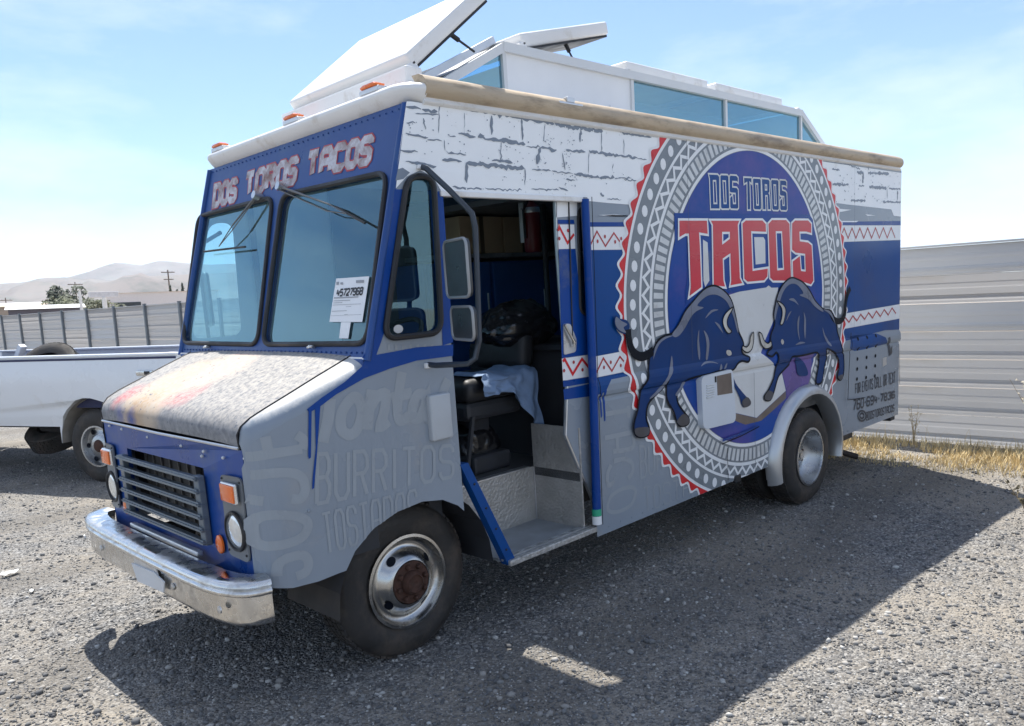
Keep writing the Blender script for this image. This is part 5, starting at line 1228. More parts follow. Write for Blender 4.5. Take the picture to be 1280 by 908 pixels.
bm = B(); tube(bm, [(a, YD-.002, b) for a, b in win], .010, 6, closed=True); T('window_gasket', bm, P_rubber, door, True)
bm = B(); tess(bm, [win], lambda a, b: V((a, YD+.015, b))); T('door_window', bm, G_side, door)
hq = [(FY(*q, YD).x, FY(*q, YD).z) for q in ((703, 405), (712, 405), (720, 425), (719, 440), (704, 444))]
bm = B(); plate(bm, [rpoly(hq, .015, 3)], lambda a, b: V((a, YD-.006, b)), lambda p: p+V((0, .006, 0))); o = T('handle_plate', bm, P_alu, door)
bm = B(); tube(bm, [FY(706, 406, YD-.02), FY(718, 428, YD-.025), FY(717, 434, YD-.02)], .008, 8); T('door_handle', bm, P_chrome, o, True)
# tread-plate step well
def tread(name='tread_plate'):
    if name in MATS: return MATS[name]
    m, t, b = nodes(name); n, l = t.nodes, t.links
    tc = n.new('ShaderNodeTexCoord'); mp = n.new('ShaderNodeMapping'); mp.inputs['Rotation'].default_value = (R(45), R(45), R(45)); l.new(tc.outputs['Object'], mp.inputs[0])
    ck = n.new('ShaderNodeTexVoronoi'); ck.inputs['Scale'].default_value = 58; l.new(mp.outputs[0], ck.inputs['Vector'])
    nz_ = n.new('ShaderNodeTexNoise'); nz_.inputs['Scale'].default_value = 9; nz_.inputs['Detail'].default_value = 8; l.new(tc.outputs['Object'], nz_.inputs['Vector'])
    r_ = n.new('ShaderNodeValToRGB'); r_.color_ramp.elements[0].color = (.30, .285, .26, 1); r_.color_ramp.elements[1].color = (.58, .56, .53, 1); l.new(nz_.outputs['Fac'], r_.inputs[0]); l.new(r_.outputs[0], b.inputs['Base Color'])
    b.inputs['Metallic'].default_value = .35; b.inputs['Roughness'].default_value = .45
    bp_ = n.new('ShaderNodeBump'); bp_.inputs['Strength'].default_value = .8; bp_.inputs['Distance'].default_value = .006; bp_.invert = True; l.new(ck.outputs['Distance'], bp_.inputs['Height']); l.new(bp_.outputs[0], b.inputs['Normal'])
    MATS[name] = m; return m
bm = B(); box(bm, (.80, .01, .352), (1.50, .40, .366)); T('step_tread', bm, mat('step_paint', (.30, .325, .35), .4, .2, var=.25, scale=9))
bm = B(); box(bm, (.55, .40, .36), (1.45, .412, .69)); box(bm, (1.44, .03, .36), (1.452, .40, .95)); T('step_riser', bm, tread())
bm = B(); tube(bm, [(1.437, .397, .37), (1.437, .397, .69)], .006, 6); T('weld_bead', bm, P_alu)
bm = B(); box(bm, (.60, .395, .690), (1.40, .44, .697)); T('step_nosing', bm, P_alu)
bm = B(); box(bm, (.80, -.022, .340), (1.50, .012, .372), .006); stp = T('step_edge', bm, mat('grip_edge', (.50, .49, .47), .5, .7, var=.3, scale=60, bump=.9, bscale=90))
bm = B(); box(bm, (.78, .018, .367), (1.49, .026, .378)); box(bm, (.78, .045, .367), (1.49, .052, .378))
for k in range(7): box(bm, (.83+k*.092, .028, .367), (.875+k*.092, .042, .374))
T('door_track', bm, P_alu, stp)
bm = B(); box(bm, (.48, .20, .36), (.56, .41, .95)); T('wheelhouse', bm, P_dark)
bm = B()
for k in range(12):
    a0, a1 = R(k*15), R(k*15+15)
    f = [bm.verts.new((.286+.46*math.cos(t), y, .37+.47*math.sin(t))) for t, y in ((a0, .05), (a1, .05), (a1, .5), (a0, .5))]; bm.faces.new(f)
tess(bm, [[(.286+.46*math.cos(R(k*15)), .37+.47*math.sin(R(k*15))) for k in range(13)]], lambda a, b: V((a, .5, b))); T('wheelhouse', bm, P_dark)

# ---- cab interior
m_seat = mat('seat_vinyl', (.022, .022, .024), .5, var=.3, scale=6, bump=.2, bscale=30)
seat = empty('driver_seat'); seat.parent = truck
bm = B(); box(bm, (.98, .42, 1.13), (1.46, .92, 1.26), .05, None, 4); T('seat_cushion', bm, m_seat, seat, True)
bm = B(); box(bm, (1.44, .45, 1.27), (1.56, .90, 1.50), .05, Matrix.Translation((1.45, 0, 1.26)) @ Matrix.Rotation(R(8), 4, 'Y') @ Matrix.Translation((-1.45, 0, -1.26)), 4); T('seat_back', bm, m_seat, seat, True)
bm = B(); box(bm, (1.08, .52, .69), (1.38, .82, .80), .02); box(bm, (1.15, .6, .80), (1.3, .74, 1.13), .02); box(bm, (1.0, .46, 1.02), (1.44, .88, 1.13), .03); tube(bm, [(1.04, .46, 1.05), (1.0, .5, .72)], .016, 6); T('pedestal', bm, P_dark, seat)
bm = B(); box(bm, (1.66, .06, .69), (1.70, 1.15, 1.36)); box(bm, (1.62, .06, 1.36), (2.3, 1.10, 1.40), .01); T('counter', bm, P_dark)
bm = B(); box(bm, (.18, .12, 1.22), (.42, W_-.12, 1.46), .05, None, 3); T('dashboard', bm, P_dark, smooth=True)
bm = B(); c = V((.62, .62, 1.50)); ax = V((-.55, 0, .83)).normalized(); u = V((0, 1, 0)); v_ = ax.cross(u)
tube(bm, [c+(u*math.cos(R(a))+v_*math.sin(R(a)))*.21 for a in range(0, 360, 15)], .014, 6, closed=True); tube(bm, [c-u*.2, c+u*.2], .012, 6); tube(bm, [c, c-ax*.45], .025, 8); T('steering_wheel', bm, P_rubber, smooth=True)
m_cab = mat('cabinet_blue', (.03, .11, .36), .4, var=.2, scale=2)
bm = B(); box(bm, (1.8, W_-.42, 1.98), (4.2, W_-.03, 2.01)); T('shelf', bm, P_alu)
for k in range(4):
    bm = B(); box(bm, (1.72+k*.62, W_-.40, 1.40), (2.30+k*.62, W_-.36, 1.95), .005); o = T('cabinet_door', bm, m_cab)
    bm = B(); tube(bm, [(2.25+k*.62, W_-.42, 1.55), (2.25+k*.62, W_-.42, 1.72)], .008, 6); T('handle', bm, P_alu, o)
bm = B(); box(bm, (1.7, W_-.36, .69), (4.3, W_-.03, 1.95)); T('cabinet', bm, m_cab)
bm = B(); box(bm, (1.9, .9, 2.30), (4.5, W_-.03, 2.34)); box(bm, (1.62, .05, 2.36), (1.70, W_-.03, 2.42)); T('hood_vent', bm, m_lin)
bm = B(); tube(bm, [(2.30, 1.0, .69), (2.30, 1.0, 2.6)], .02, 8); T('grab_pole', bm, P_dark, smooth=True)
bm = B(); box(bm, (3.4, .06, .69), (3.45, 1.1, 2.5)); box(bm, (4.5, .06, .69), (4.55, W_-.04, 2.6)); T('partition', bm, m_lin)

# ---- wheels
m_tyre = mat('tyre_rubber', (.032, .029, .027), .72, var=.3, scale=9, dirt=(.085, .066, .052), dirt_amt=.42, dscale=5, bump=.25, bscale=50)
m_rim = mat('polished_rim', (.50, .495, .48), .24, 1., var=.08, scale=10, dirt=(.35, .32, .29), dirt_amt=.2, dscale=9)
m_rust = mat('rusty_hub', (.075, .035, .024), .8, .2, var=.35, scale=25, bump=.6, bscale=60)
m_alurim = mat('grey_rim', (.46, .47, .48), .3, .85, var=.1, scale=12, dirt=(.2, .19, .18), dirt_amt=.3)
def tyre_mesh(bm, c, Rr, wd, rimr, treads=60):
    """c: centre of the outer face, axle along y, the wheel reaches inward (+y)"""
    prof = [(rimr, .012), (rimr+.02, .002), (rimr+.07, -.006), (Rr-.06, -.002), (Rr-.025, .008), (Rr-.008, .025), (Rr, .045), (Rr+.002, wd*.5), (Rr, wd-.045), (Rr-.008, wd-.025), (Rr-.06, wd), (rimr+.05, wd), (rimr, wd-.01)]
    lathe(bm, prof, c, 'y', 64)
    n = treads
    for k in range(n):
        t = 2*math.pi*k/n
        for j in range(4):
            y0 = .034+j*(wd-.068)/4+.003; y1 = .034+(j+1)*(wd-.068)/4-.004; tt = t+(.5*math.pi/n if j % 2 else 0)
            M = Matrix.Translation(V(c)) @ Matrix.Rotation(-tt, 4, 'Y')
            h = math.pi*Rr/n*.82; box(bm, (Rr-.004, y0, -h), (Rr+.008, y1, h), 0, M)
def wheel(c, Rr, wd, rimr, front, name='wheel', steer=0.):
    e = empty(name); e.parent = truck; e.location = c
    bm = B(); tyre_mesh(bm, (0, 0, 0), Rr-.008, wd, rimr); fin('tyre', bm, m_tyre, e, True, 35)
    if front:
        bm = B(); lathe(bm, [(rimr+.004, .004), (rimr+.006, -.008), (rimr-.008, -.010), (rimr-.016, .004), (rimr-.024, .028), (.172, .034), (.158, .022), (.135, -.008), (.118, -.022), (.108, -.026), (.104, -.020), (.10, .0)], (0, 0, 0), 'y', 56); fin('rim', bm, m_rim, e, True, 60)
        bm = B()
        for k in range(4):
            t = R(35+90*k); cc = V((.148*math.cos(t), .0035, .148*math.sin(t))); n_ = V((math.cos(t)*.62, -.78, math.sin(t)*.62)).normalized(); u = V((-math.sin(t), 0, math.cos(t))); v_ = n_.cross(u)
            f = [bm.verts.new(cc+n_*.004+(u*math.cos(a*.5236)*.026+v_*math.sin(a*.5236)*.021)) for a in range(12)]; bm.faces.new(f)
        fin('hand_hole', bm, P_black, e)
        bm = B(); lathe(bm, [(.104, -.018), (.103, -.028), (.06, -.030), (.056, -.052), (.044, -.064), (.040, -.055), (.001, -.050)], (0, 0, 0), 'y', 28); hub = fin('hub', bm, m_rust, e, True)
        for k in range(8):
            t = R(45*k+12); bm = B(); lathe(bm, [(.014, -.028), (.013, -.046), (.008, -.050), (.001, -.050)], (.082*math.cos(t), 0, .082*math.sin(t)), 'y', 6); fin('lug_nut', bm, m_rust, hub)
    else:
        bm = B(); lathe(bm, [(rimr+.006, .006), (rimr+.008, -.006), (rimr-.008, -.008), (rimr-.014, .010), (rimr-.022, .09), (.165, .125), (.13, .132), (.075, .118), (.070, .10), (.045, .09), (.043, .075), (.001, .073)], (0, 0, 0), 'y', 56); fin('rim', bm, m_alurim, e, True, 50)
        bm = B()
        for k in range(8):
            t = R(45*k+12); lathe(bm, [(.013, .13), (.012, .105), (.001, .103)], (.10*math.cos(t), 0, .10*math.sin(t)), 'y', 6)
        fin('lug_nuts', bm, m_rust, e)
        bm = B(); tess(bm, [[(.026*math.cos(t*.4), .026*math.sin(t*.4)) for t in range(15)]], lambda a, b: V((a, .068, b))); fin('hub_cap', bm, P_alu, e)
    return e
wheel((.286, .166, .385), .385, .225, .225, True)
wheel((4.128, -.05, .266), .385, .215, .225, False); wheel((4.128, .19, .266), .385, .215, .225, False)
for x, z in ((.286, .385), (4.128, .266)):
    e = wheel((x, W_-.166 if x < 1 else W_+.05, z), .385, .225, .225, x < 1); e.rotation_euler = (0, 0, math.pi)
bm = B(); tube(bm, [(.286, .38, .385), (.286, W_-.38, .385)], .05, 8); tube(bm, [(4.128, .3, .266), (4.128, W_-.3, .266)], .07, 8); T('axle', bm, P_dark)
# rear wheel flare
bm = B(); rows = []
for k in range(25):
    t = R(-14+k*(208/24)); c, s = math.cos(t), math.sin(t); zz_ = lambda r_: .285+r_*.93*s
    rows.append([bm.verts.new((4.128+r_*c*1.02, y, zz_(r_))) for r_, y in ((.60, .002), (.597, -.025), (.575, -.062), (.545, -.080), (.52, -.082), (.512, -.07), (.510, .06))])
for a, b_ in zip(rows, rows[1:]):
    for k in range(6): bm.faces.new((a[k], a[k+1], b_[k+1], b_[k]))
T('wheel_flare', bm, mat('brushed_flare', (.50, .515, .53), .36, .75, var=.08, scale=5, stretch=(1, 1, .4), dirt=(.45, .40, .33), dirt_amt=.25, dscale=4), smooth=True)
bm = B()
for k in range(12):
    a0, a1 = R(k*15), R(k*15+15); f = [bm.verts.new((4.128+.53*math.cos(t), y, .29+.49*math.sin(t))) for t, y in ((a0, .0), (a1, .0), (a1, .55), (a0, .55))]; bm.faces.new(f)
tess(bm, [[(4.128+.53*math.cos(R(k*15)), .29+.49*math.sin(R(k*15))) for k in range(13)]], lambda a, b: V((a, .55, b))); T('wheelhouse', bm, P_dark)
bm = B(); a = FY(1040, 562, .25); b_ = FY(1071, 571, .10); tube(bm, [a+V((-.4, .1, .03)), a, b_], .028, 10); T('exhaust_pipe', bm, mat('exhaust_rust', (.05, .04, .035), .6, .5), smooth=True)
# ---- mirrors
def mirror(name, arm, heads, label=None):
    e = empty('mirror'); e.parent = truck
    bm = B(); tube(bm, arm, .013, 8); fin('arm', bm, P_rubber if False else mat('mirror_arm', (.045, .055, .07), .4, .3), e, True)
    for c, w_, h, m in heads:
        w_ *= 1.15
        M = Matrix.Translation(c) @ Matrix.Rotation(R(-18), 4, 'Z')
        bm = B(); ol = rrect(-w_/2, -h/2, w_/2, h/2, .03, 4); plate(bm, [ol], lambda a, b: M @ V((-.012, a, b)), lambda p: p+V((.022, 0, 0))); o = fin('mirror_head', bm, mat('mirror_shell', (.03, .035, .042), .35, .0, var=.2), e)
        bm = B(); tube(bm, [M @ V((-.012, a, b)) for a, b in ol], .007, 6, closed=True); fin('mirror_rim', bm, mat('mirror_rim', (.30, .31, .32), .4, .3), o, True)
        bm = B(); tess(bm, [rrect(-w_/2+.01, -h/2+.01, w_/2-.01, h/2-.01, .025, 4)], lambda a, b: M @ V((.012, a, b))); fin('mirror_glass', bm, mat('mirror_glass', (.85, .87, .88), .03, 1., var=.01), o)
    return e
yA = -.24
arm = [FY(527, 209, -.01), FY(533, 211, -.05), FY(562, 238, yA*.6), FY(590, 267, yA), FY(594, 285, yA), FY(597, 360, yA), FY(599, 425, yA), FY(594, 448, yA), FY(585, 455, yA*.9), FY(545, 457, -.06), FY(536, 456, -.01)]
h1 = FX(573.5, 336, .42); h2 = FX(581, 404, .44)
mirror('m', arm, [(h1, abs(FX(553, 336, .42).y-FX(594, 336, .42).y), FX(573, 300, .42).z-FX(573, 372, .42).z, 0), (h2, abs(FX(562, 404, .44).y-FX(601, 404, .44).y), FX(582, 384, .44).z-FX(582, 425, .44).z, 0)])
bm = B(); box(bm, FY(520, 212, .0), FY(530, 206, -.02), .004); box(bm, FY(530, 461, 0), FY(543, 453, -.02), .004); T('mirror_bracket', bm, P_line)
r0 = fw3(W_, 1.95)
mirror('m', [(.42, W_, 2.2), (.38, W_+.18, 2.15), (.36, W_+.22, 2.0), (.36, W_+.22, 1.55), (.45, W_, 1.45)], [(V((.36, W_+.16, 1.80)), .2, .33, 0)])
# ---- small fittings on the street side
q0, q1 = SP(537, 552), SP(558, 490)
bm = B(); box(bm, (q0[0], -.030, q0[1]), (q1[0], .01, q1[1]), .010, None, 3); T('vent_box', bm, mat('paint_grey_light', (.42, .445, .47), .4, var=.04), smooth=True)
hp = [SP(*q) for q in ((870.5, 471), (911, 461), (912.5, 527), (871.5, 537))]
bm = B(); plate(bm, [rpoly(hp, .05, 4)], lambda a, b: V((a, -.048, b)), lambda p: p+V((0, .05, 0))); ad = T('access_panel', bm, mat('access_panel_white', (.60, .64, .69), .42, var=.03))
hw = [SP(*q) for q in ((888.5, 470), (907, 466), (907.5, 491), (889, 494))]
bm = B(); plate(bm, [hw], lambda a, b: V((a, -.050, b)), lambda p: p+V((0, .003, 0))); T('panel_window', bm, P_card, ad)
for k in range(6):
    bm = B(); a = SP(875, 482+k*3); b_ = SP(884.5, 480+k*3); tube(bm, [(a[0], -.050, a[1]), (b_[0], -.050, b_[1])], .005, 5); T('louvre', bm, P_bar, ad)
a, b_ = SP(885.5, 474); bm = B(); box(bm, (a-.006, -.054, b_-.02), (a+.006, -.046, b_+.02)); T('latch', bm, P_rubber, ad)
bm = B(); a, b_ = SP(921, 597); box(bm, (a-.05, -.02, b_-.03), (a+.03, .02, b_+.02), .006); T('tie_down', bm, P_rubber)
bm = B()
for px, py in ((386, 639),): a, b_ = SP(px, py); lathe(bm, [(.008, .001), (.007, -.004), (.001, -.006)], (a, yf(a), b_), 'y', 10)
T('rivet', bm, P_grey)
# ------------------------------------------------------------------ things inside the truck
def cloth_sheet(name, fn, nu, nv, m, th=.004):
    bm = B(); g_ = [[bm.verts.new(fn(i/nu, j/nv)) for i in range(nu+1)] for j in range(nv+1)]
    for j in range(nv):
        for i in range(nu): bm.faces.new((g_[j][i], g_[j][i+1], g_[j+1][i+1], g_[j+1][i]))
    bmesh.ops.recalc_face_normals(bm, faces=bm.faces); bmesh.ops.solidify(bm, geom=bm.faces[:], thickness=th)
    return fin(name, bm, m, None, True, 60)
m_denim = mat('denim', (.20, .29, .45), .85, var=.2, scale=14, bump=.3, bscale=180)
def jacket(u, v):
    # u along the seat's outer edge, v from the seat top over the edge and down
    n_ = mnoise.noise(V((u*5, v*5, 1)))*.018+mnoise.noise(V((u*11, v*9, 4)))*.008
    x = 1.06+u*.42+.02*math.sin(v*6)
    top = .45
    if v < top: return V((x, .66-.28*v/top, 1.275+n_+.012*math.sin(u*9)))
    t = (v-top)/(1-top); ln = .10+.28*max(0, u-.45)*1.9
    return V((x+.04*t*(u-.3), .375-.03*math.sin(t*2)+n_*1.6+.012*math.sin(u*22)*t, 1.268-t*ln+n_*.5))
o = place(cloth_sheet('denim_jacket', jacket, 40, 30, m_denim)); tag(o, 'light blue denim jacket draped over the black driver seat', 'jacket')
m_bag = mat('black_plastic_film', (.010, .010, .012), .22, var=.2, spec=.7)
def trash_bag(name, c, s, seed, label):
    bm = B(); bmesh.ops.create_icosphere(bm, subdivisions=5, radius=1)
    for v in bm.verts:
        p = v.co.copy(); r_ = 1+.16*mnoise.noise(p*1.6+V((seed, 0, 0)))+.13*abs(mnoise.noise(p*3+V((0, seed, 0))))+.02*abs(mnoise.noise(p*7+V((0, 0, seed))))
        p = p*r_; p.z = max(p.z, -.75)
        if p.z > .6: p.x *= 1-.6*(p.z-.6); p.y *= 1-.6*(p.z-.6); p.z += .3*(p.z-.6)
        v.co = V(c)+V((p.x*s[0], p.y*s[1], (p.z+.75)*s[2]))
    o = place(fin(name, bm, m_bag, None, True, 50)); tag(o, label, 'trash bag'); return o
trash_bag('trash_bag', (1.60, .62, 1.40), (.26, .20, .15), 2.3, 'shiny black plastic trash bag heaped on the counter behind the seat')
trash_bag('trash_bag', (1.24, .72, .69), (.17, .15, .17), 7.1, 'small shiny black trash bag stuffed under the driver seat')
m_cbd = mat('cardboard', (.52, .40, .26), .8, var=.1, scale=5)
for (x0, x1, lb, h) in ((2.05, 2.48, 'tan cardboard box on the shelf, nearer the windshield', .27), (2.50, 2.92, 'tan cardboard box on the shelf beside the extinguisher', .27)):
    bm = B(); box(bm, (x0, W_-.38, 2.012), (x1, W_-.08, 2.012+h), .004); o = place(fin('cardboard_box', bm, m_cbd)); tag(o, lb, 'box', 'boxes on the shelf')
    bm = B(); box(bm, ((x0+x1)/2-.02, W_-.382, 2.013), ((x0+x1)/2+.02, W_-.378, 2.012+h)); fin('tape', bm, mat('box_tape', (.10, .075, .05), .5), o)
q = FY(665, 283, .9)
ext = empty('fire_extinguisher'); place(ext); tag(ext, 'dark red fire extinguisher hanging high inside the doorway', 'extinguisher')
bm = B(); lathe(bm, [(.001, -.17), (.05, -.17), (.058, -.155), (.058, .10), (.045, .14), (.022, .16), (.02, .18), (.001, .18)], (q.x, .9, q.z), 'z', 24); fin('cylinder', bm, mat('extinguisher_red', (.11, .008, .012), .4), ext, True)
bm = B(); box(bm, (q.x-.05, .88, q.z+.18), (q.x+.07, .92, q.z+.20), .004); tube(bm, [(q.x-.02, .9, q.z+.18), (q.x-.075, .9, q.z+.1), (q.x-.07, .9, q.z-.08)], .01, 6); fin('valve', bm, P_rubber, ext)
bm = B(); lathe(bm, [(.0585, .085), (.0595, .09), (.0595, .105), (.055, .12)], (q.x, .9, q.z), 'z', 24); fin('band', bm, P_alu, ext, True)
bm = B(); box(bm, (q.x-.015, .955, q.z-.1), (q.x+.015, 1.0, q.z+.2)); fin('wall_bracket', bm, P_alu, ext)
bm = B(); box(bm, (1.98, .18, 1.402), (2.26, .5, 1.46), .02); o = place(fin('storage_tray', bm, mat('tray_green', (.22, .30, .30), .4))); tag(o, 'pale green plastic tray behind the black trash bag', 'tray')

# ------------------------------------------------------------------ white pickup on the left
PA = V((.77, 6.20)); pd = V((-.42, .907)).normalized()          # left side line: rear wheel and heading
hd = math.atan2(pd.y, pd.x)
pk = empty('pickup_truck', (PA.x, PA.y, 0), hd); tag(pk, 'white pickup truck with spare tyres in its bed parked beside the fence', 'pickup')
# local frame: +x forward, +y to its left (towards us), origin under the left rear wheel's outer face
P_pk = mat('pickup_white', (.74, .755, .77), .28, var=.02, scale=2, coat=.5, dirt=(.62, .60, .57), dirt_amt=.1)
P_navyt = mat('navy_bed_liner', (.02, .025, .08), .6); P_under = mat('undercarriage', (.03, .028, .028), .7, .3, var=.3)
BW = 1.98; RZ = 1.34
bm = B(); x0, x1 = -1.22, 3.70
arch = [(.50*math.cos(R(a)), .42+.50*math.sin(R(a))) for a in range(0, 181, 12)]
for y, nm in ((.03, 'bed_side'), (-BW+.12, 'bed_side')):
    bm = B()
    ol = [(x0, .62), (-.50, .60)]+arch[::-1]+[(.50, .60), (x1, .60), (x1, RZ), (x0, RZ)]
    plate(bm, [ol], lambda a, b: V((a, y, b)), lambda p: p+V((0, -.06, 0)))
    bis(bm, (0, 0, 1.18), (0, 0, 1)); bis(bm, (0, 0, .92), (0, 0, 1)); bis(bm, (0, 0, .75), (0, 0, 1))
    for v in bm.verts:
        if y > 0 and v.co.y > y-.01: v.co.y += {True: 0}.get(v.co.z > 1.25, .0)+(.035 if .88 < v.co.z < 1.22 else 0)-(.03 if v.co.z < .7 else 0)
    fin(nm, bm, P_pk, pk, True, 35)
bm = B(); box(bm, (x0, -.07, RZ+.0), (x1, .045, RZ+.028), .012); fin('bed_rail', bm, P_pk, pk, True)
bm = B(); box(bm, (x0, -BW+.05, RZ), (x1, -BW+.17, RZ+.028), .012); fin('bed_rail', bm, P_pk, pk, True)
bm = B(); box(bm, (x0+.01, .034, RZ-.03), (x1, .040, RZ-.008)); fin('pinstripe', bm, P_navyt, pk)
bm = B(); box(bm, (x0+.03, -BW+.2, .80), (x1-.01, -.06, .84)); box(bm, (x0+.03, -.068, .84), (x1-.01, -.062, RZ-.01)); box(bm, (x1-.02, -BW+.2, .84), (x1-.01, -.07, RZ)); fin('bed_liner', bm, P_navyt, pk)
bm = B(); box(bm, (x0-.05, -BW+.14, .66), (x0-.005, -.03, RZ+.01), .012); tg = fin('tailgate', bm, P_pk, pk, True)
bm = B(); box(bm, (x0-.065, -BW/2-.14, 1.16), (x0-.05, -BW/2+.14, 1.24), .005); fin('tailgate_handle', bm, P_rubber, tg)
bm = B(); box(bm, (x0-.20, -BW+.1, .50), (x0-.06, 0, .66), .02); fin('rear_bumper', bm, P_chrome, pk, True)
bm = B(); box(bm, (x0-.005, .0, .85), (x0+.10, .068, 1.16), .01); fin('tail_light', bm, mat('tail_red', (.4, .01, .012), .2), pk)
bm = B(); box(bm, (-.93, .062, 1.145), (-.72, .078, 1.20), .008); bd = fin('side_badge', bm, P_chrome, pk, True)
bm = B(); box(bm, (-.90, .0785, 1.155), (-.83, .081, 1.19)); fin('badge_inset', bm, P_rubber, bd)
bm = B(); tess(bm, [rrect(1.26, .93, 1.44, 1.13, .04)], lambda a, b: V((a, .069, b))); fd = fin('fuel_door', bm, P_pk, pk)
bm = B(); tube(bm, [(a, .068, b) for a, b in rrect(1.26, .93, 1.44, 1.13, .04)], .004, 5, closed=True); fin('fuel_door_gap', bm, P_rubber, fd)
# inner arch, frame, axle
bm = B()
for k in range(12):
    a0, a1 = R(k*15), R(k*15+15); f = [bm.verts.new((.49*math.cos(t), y, .42+.49*math.sin(t))) for t, y in ((a0, .0), (a1, .0), (a1, -.45), (a0, -.45))]; bm.faces.new(f)
fin('wheelhouse', bm, mat('wheelhouse_dusty', (.30, .28, .25), .8), pk)
bm = B(); box(bm, (x0, -.62, .50), (6.6, -.50, .68)); box(bm, (x0, -BW+.5, .50), (6.6, -BW+.62, .68)); tube(bm, [(0, -.2, .42), (0, -BW+.2, .42)], .06, 8); tube(bm, [(0, -BW/2, .42), (3.2, -BW/2, .55)], .05, 8)
tube(bm, [(1.2, -.35, .52), (-.6, -.35, .46)], .035, 8); box(bm, (-.6, -.56, .36), (.6, -.48, .44)); fin('chassis', bm, P_under, pk)
# cab and nose (left of the picture's edge)
CX = 2.3
cabp = [(x+CX, z) for x, z in [(1.46, .60), (3.3, .55), (3.6, .62), (4.55, .62), (4.75, .70), (4.78, 1.05), (4.65, 1.22), (3.55, 1.32), (2.95, 1.92), (1.75, 1.95), (1.52, 1.36)]]
bm = B(); plate(bm, [cabp], lambda a, b: V((a, .05, b)), lambda p: p+V((0, -BW-.02, 0)))
for v in bm.verts:
    if v.co.z > 1.5: v.co.y = -BW/2+(v.co.y+BW/2)*.84
fin('cab', bm, P_pk, pk, True, 30)
bm = B(); tess(bm, [rpoly([(1.85+CX, 1.38), (3.3+CX, 1.36), (2.9+CX, 1.80), (1.95+CX, 1.82)], .06)], lambda a, b: V((a, .062-.28*max(0, b-1.36), b))); fin('cab_window', bm, mat('pickup_glass', (.02, .025, .03), .08), pk)
bm = B(); box(bm, (4.76+CX, -BW+.1, .82), (4.80+CX, 0, 1.08), .01); fin('front_grille', bm, P_rubber, pk)
bm = B(); box(bm, (4.74+CX, -BW, .55), (4.92+CX, .06, .75), .03); fin('front_bumper', bm, P_chrome, pk)
bm = B(); tube(bm, [(1.95+CX, .053, .70), (1.95+CX, .053, 1.34)], .004, 4); tube(bm, [(3.15+CX, .053, .66), (3.15+CX, .053, 1.32)], .004, 4); fin('door_gap', bm, P_rubber, pk)
bm = B(); box(bm, (2.05+CX, .055, 1.18), (2.22+CX, .09, 1.22), .01); fin('door_handle', bm, P_rubber, pk)
bm = B(); box(bm, (3.02+CX, .06, 1.40), (3.12+CX, .28, 1.62), .03); fin('door_mirror', bm, P_rubber, pk)
def pk_wheel(x, y, ro=0):
    e = empty('wheel'); e.parent = pk; e.location = (x, y, .395); e.rotation_euler = (0, 0, math.pi if ro == 0 else 0)
    bm = B(); tyre_mesh(bm, (0, 0, 0), .387, .26, .215, 46); fin('tyre', bm, m_tyre, e, True, 35)
    bm = B(); lathe(bm, [(.222, .004), (.222, -.006), (.205, -.006), (.198, .02), (.19, .05), (.15, .055), (.12, .03), (.10, .02), (.001, .018)], (0, 0, 0), 'y', 40); fin('rim', bm, m_alurim, e, True, 50)
    bm = B()
    bm.free()
    for k in range(6):
        t = R(60*k); bm = B(); lathe(bm, [(.028, .04), (.001, .038)], (.165*math.cos(t), 0, .165*math.sin(t)), 'y', 10); fin('rim_hole', bm, P_black, e)
    bm = B(); lathe(bm, [(.07, .02), (.062, .008), (.03, -.002), (.001, -.002)], (0, 0, 0), 'y', 16); fin('hub', bm, m_rust, e, True)
pk_wheel(0, .0); pk_wheel(0, -BW+.06, 1); pk_wheel(3.62+CX, .03); pk_wheel(3.62+CX, -BW+.03, 1)
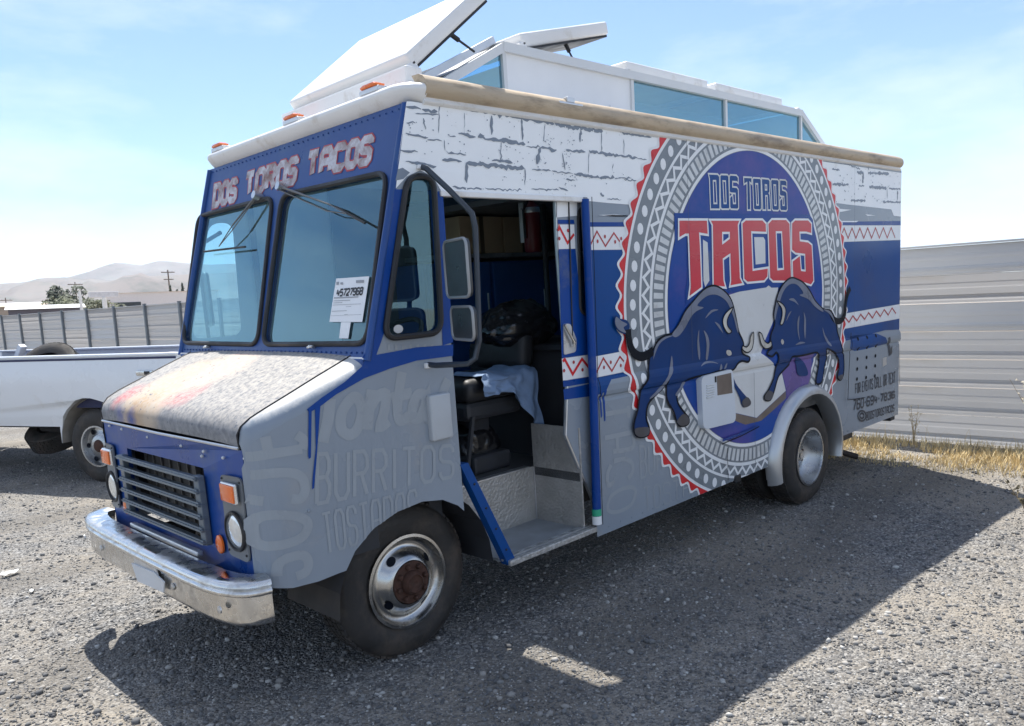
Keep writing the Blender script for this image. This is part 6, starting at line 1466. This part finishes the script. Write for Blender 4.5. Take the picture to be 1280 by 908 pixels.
# spare wheel slung under the bed and loose tyres in it
bm = B(); tyre_mesh(bm, (0, 0, 0), .36, .24, .21, 46)
bmesh.ops.transform(bm, matrix=Matrix.Translation((1.35, -.75, .34)) @ Matrix.Rotation(R(62), 4, 'X'), verts=bm.verts); fin('spare_tyre', bm, m_tyre, pk, True, 35)
def loose_tyre(x, y, z, rx, ry, label, m=None):
    bm = B(); tyre_mesh(bm, (0, -.12, 0), .40, .25, .24, 46)
    o = fin('loose_tyre', bm, m or m_tyre, None, True, 35); tag(o, label, 'tyre', 'tyres in the pickup bed')
    o.matrix_world = Matrix.Translation((PA.x, PA.y, 0)) @ Matrix.Rotation(hd, 4, 'Z') @ Matrix.Translation((x, y, z)) @ Matrix.Rotation(rx, 4, 'X') @ Matrix.Rotation(ry, 4, 'Z')
loose_tyre(1.32, -.62, 1.105, R(38), R(10), 'black truck tyre leaning up above the pickup bed rail')
loose_tyre(-.10, -.72, 1.10, R(74), R(-8), 'dusty tyre lying low in the pickup bed near the tailgate', mat('dusty_tyre', (.30, .26, .24), .8, var=.2))
bm = B(); box(bm, (1.18, -.55, 1.20), (1.24, -.47, 1.52), .005, Matrix.Rotation(R(0), 4, 'Y')); o = fin('plank', bm, P_line); o.matrix_world = Matrix.Translation((PA.x, PA.y, 0)) @ Matrix.Rotation(hd, 4, 'Z') @ Matrix.Translation((1.72, 0, 1.2)) @ Matrix.Rotation(R(-35), 4, 'Y') @ Matrix.Translation((-1.2, 0, -1.2)); tag(o, 'white painted plank end sticking up out of the pickup bed', 'plank')
# ------------------------------------------------------------------ desert air
bm = B(); box(bm, (-6100, -6100, -3), (6100, 6100, 330))
me = bpy.data.meshes.new('haze'); bm.to_mesh(me); bm.free()
hz = bpy.data.materials.new('haze_air'); hz.use_nodes = True; t = hz.node_tree; t.nodes.clear()
o_ = t.nodes.new('ShaderNodeOutputMaterial'); pv = t.nodes.new('ShaderNodeVolumePrincipled')
pv.inputs['Color'].default_value = (.74, .85, 1, 1); pv.inputs['Density'].default_value = .00014; pv.inputs['Anisotropy'].default_value = .25
t.links.new(pv.outputs[0], o_.inputs['Volume'])
o = link('haze', me, hz); tag(o, kind='stuff')
S.cycles.volume_bounces = 1
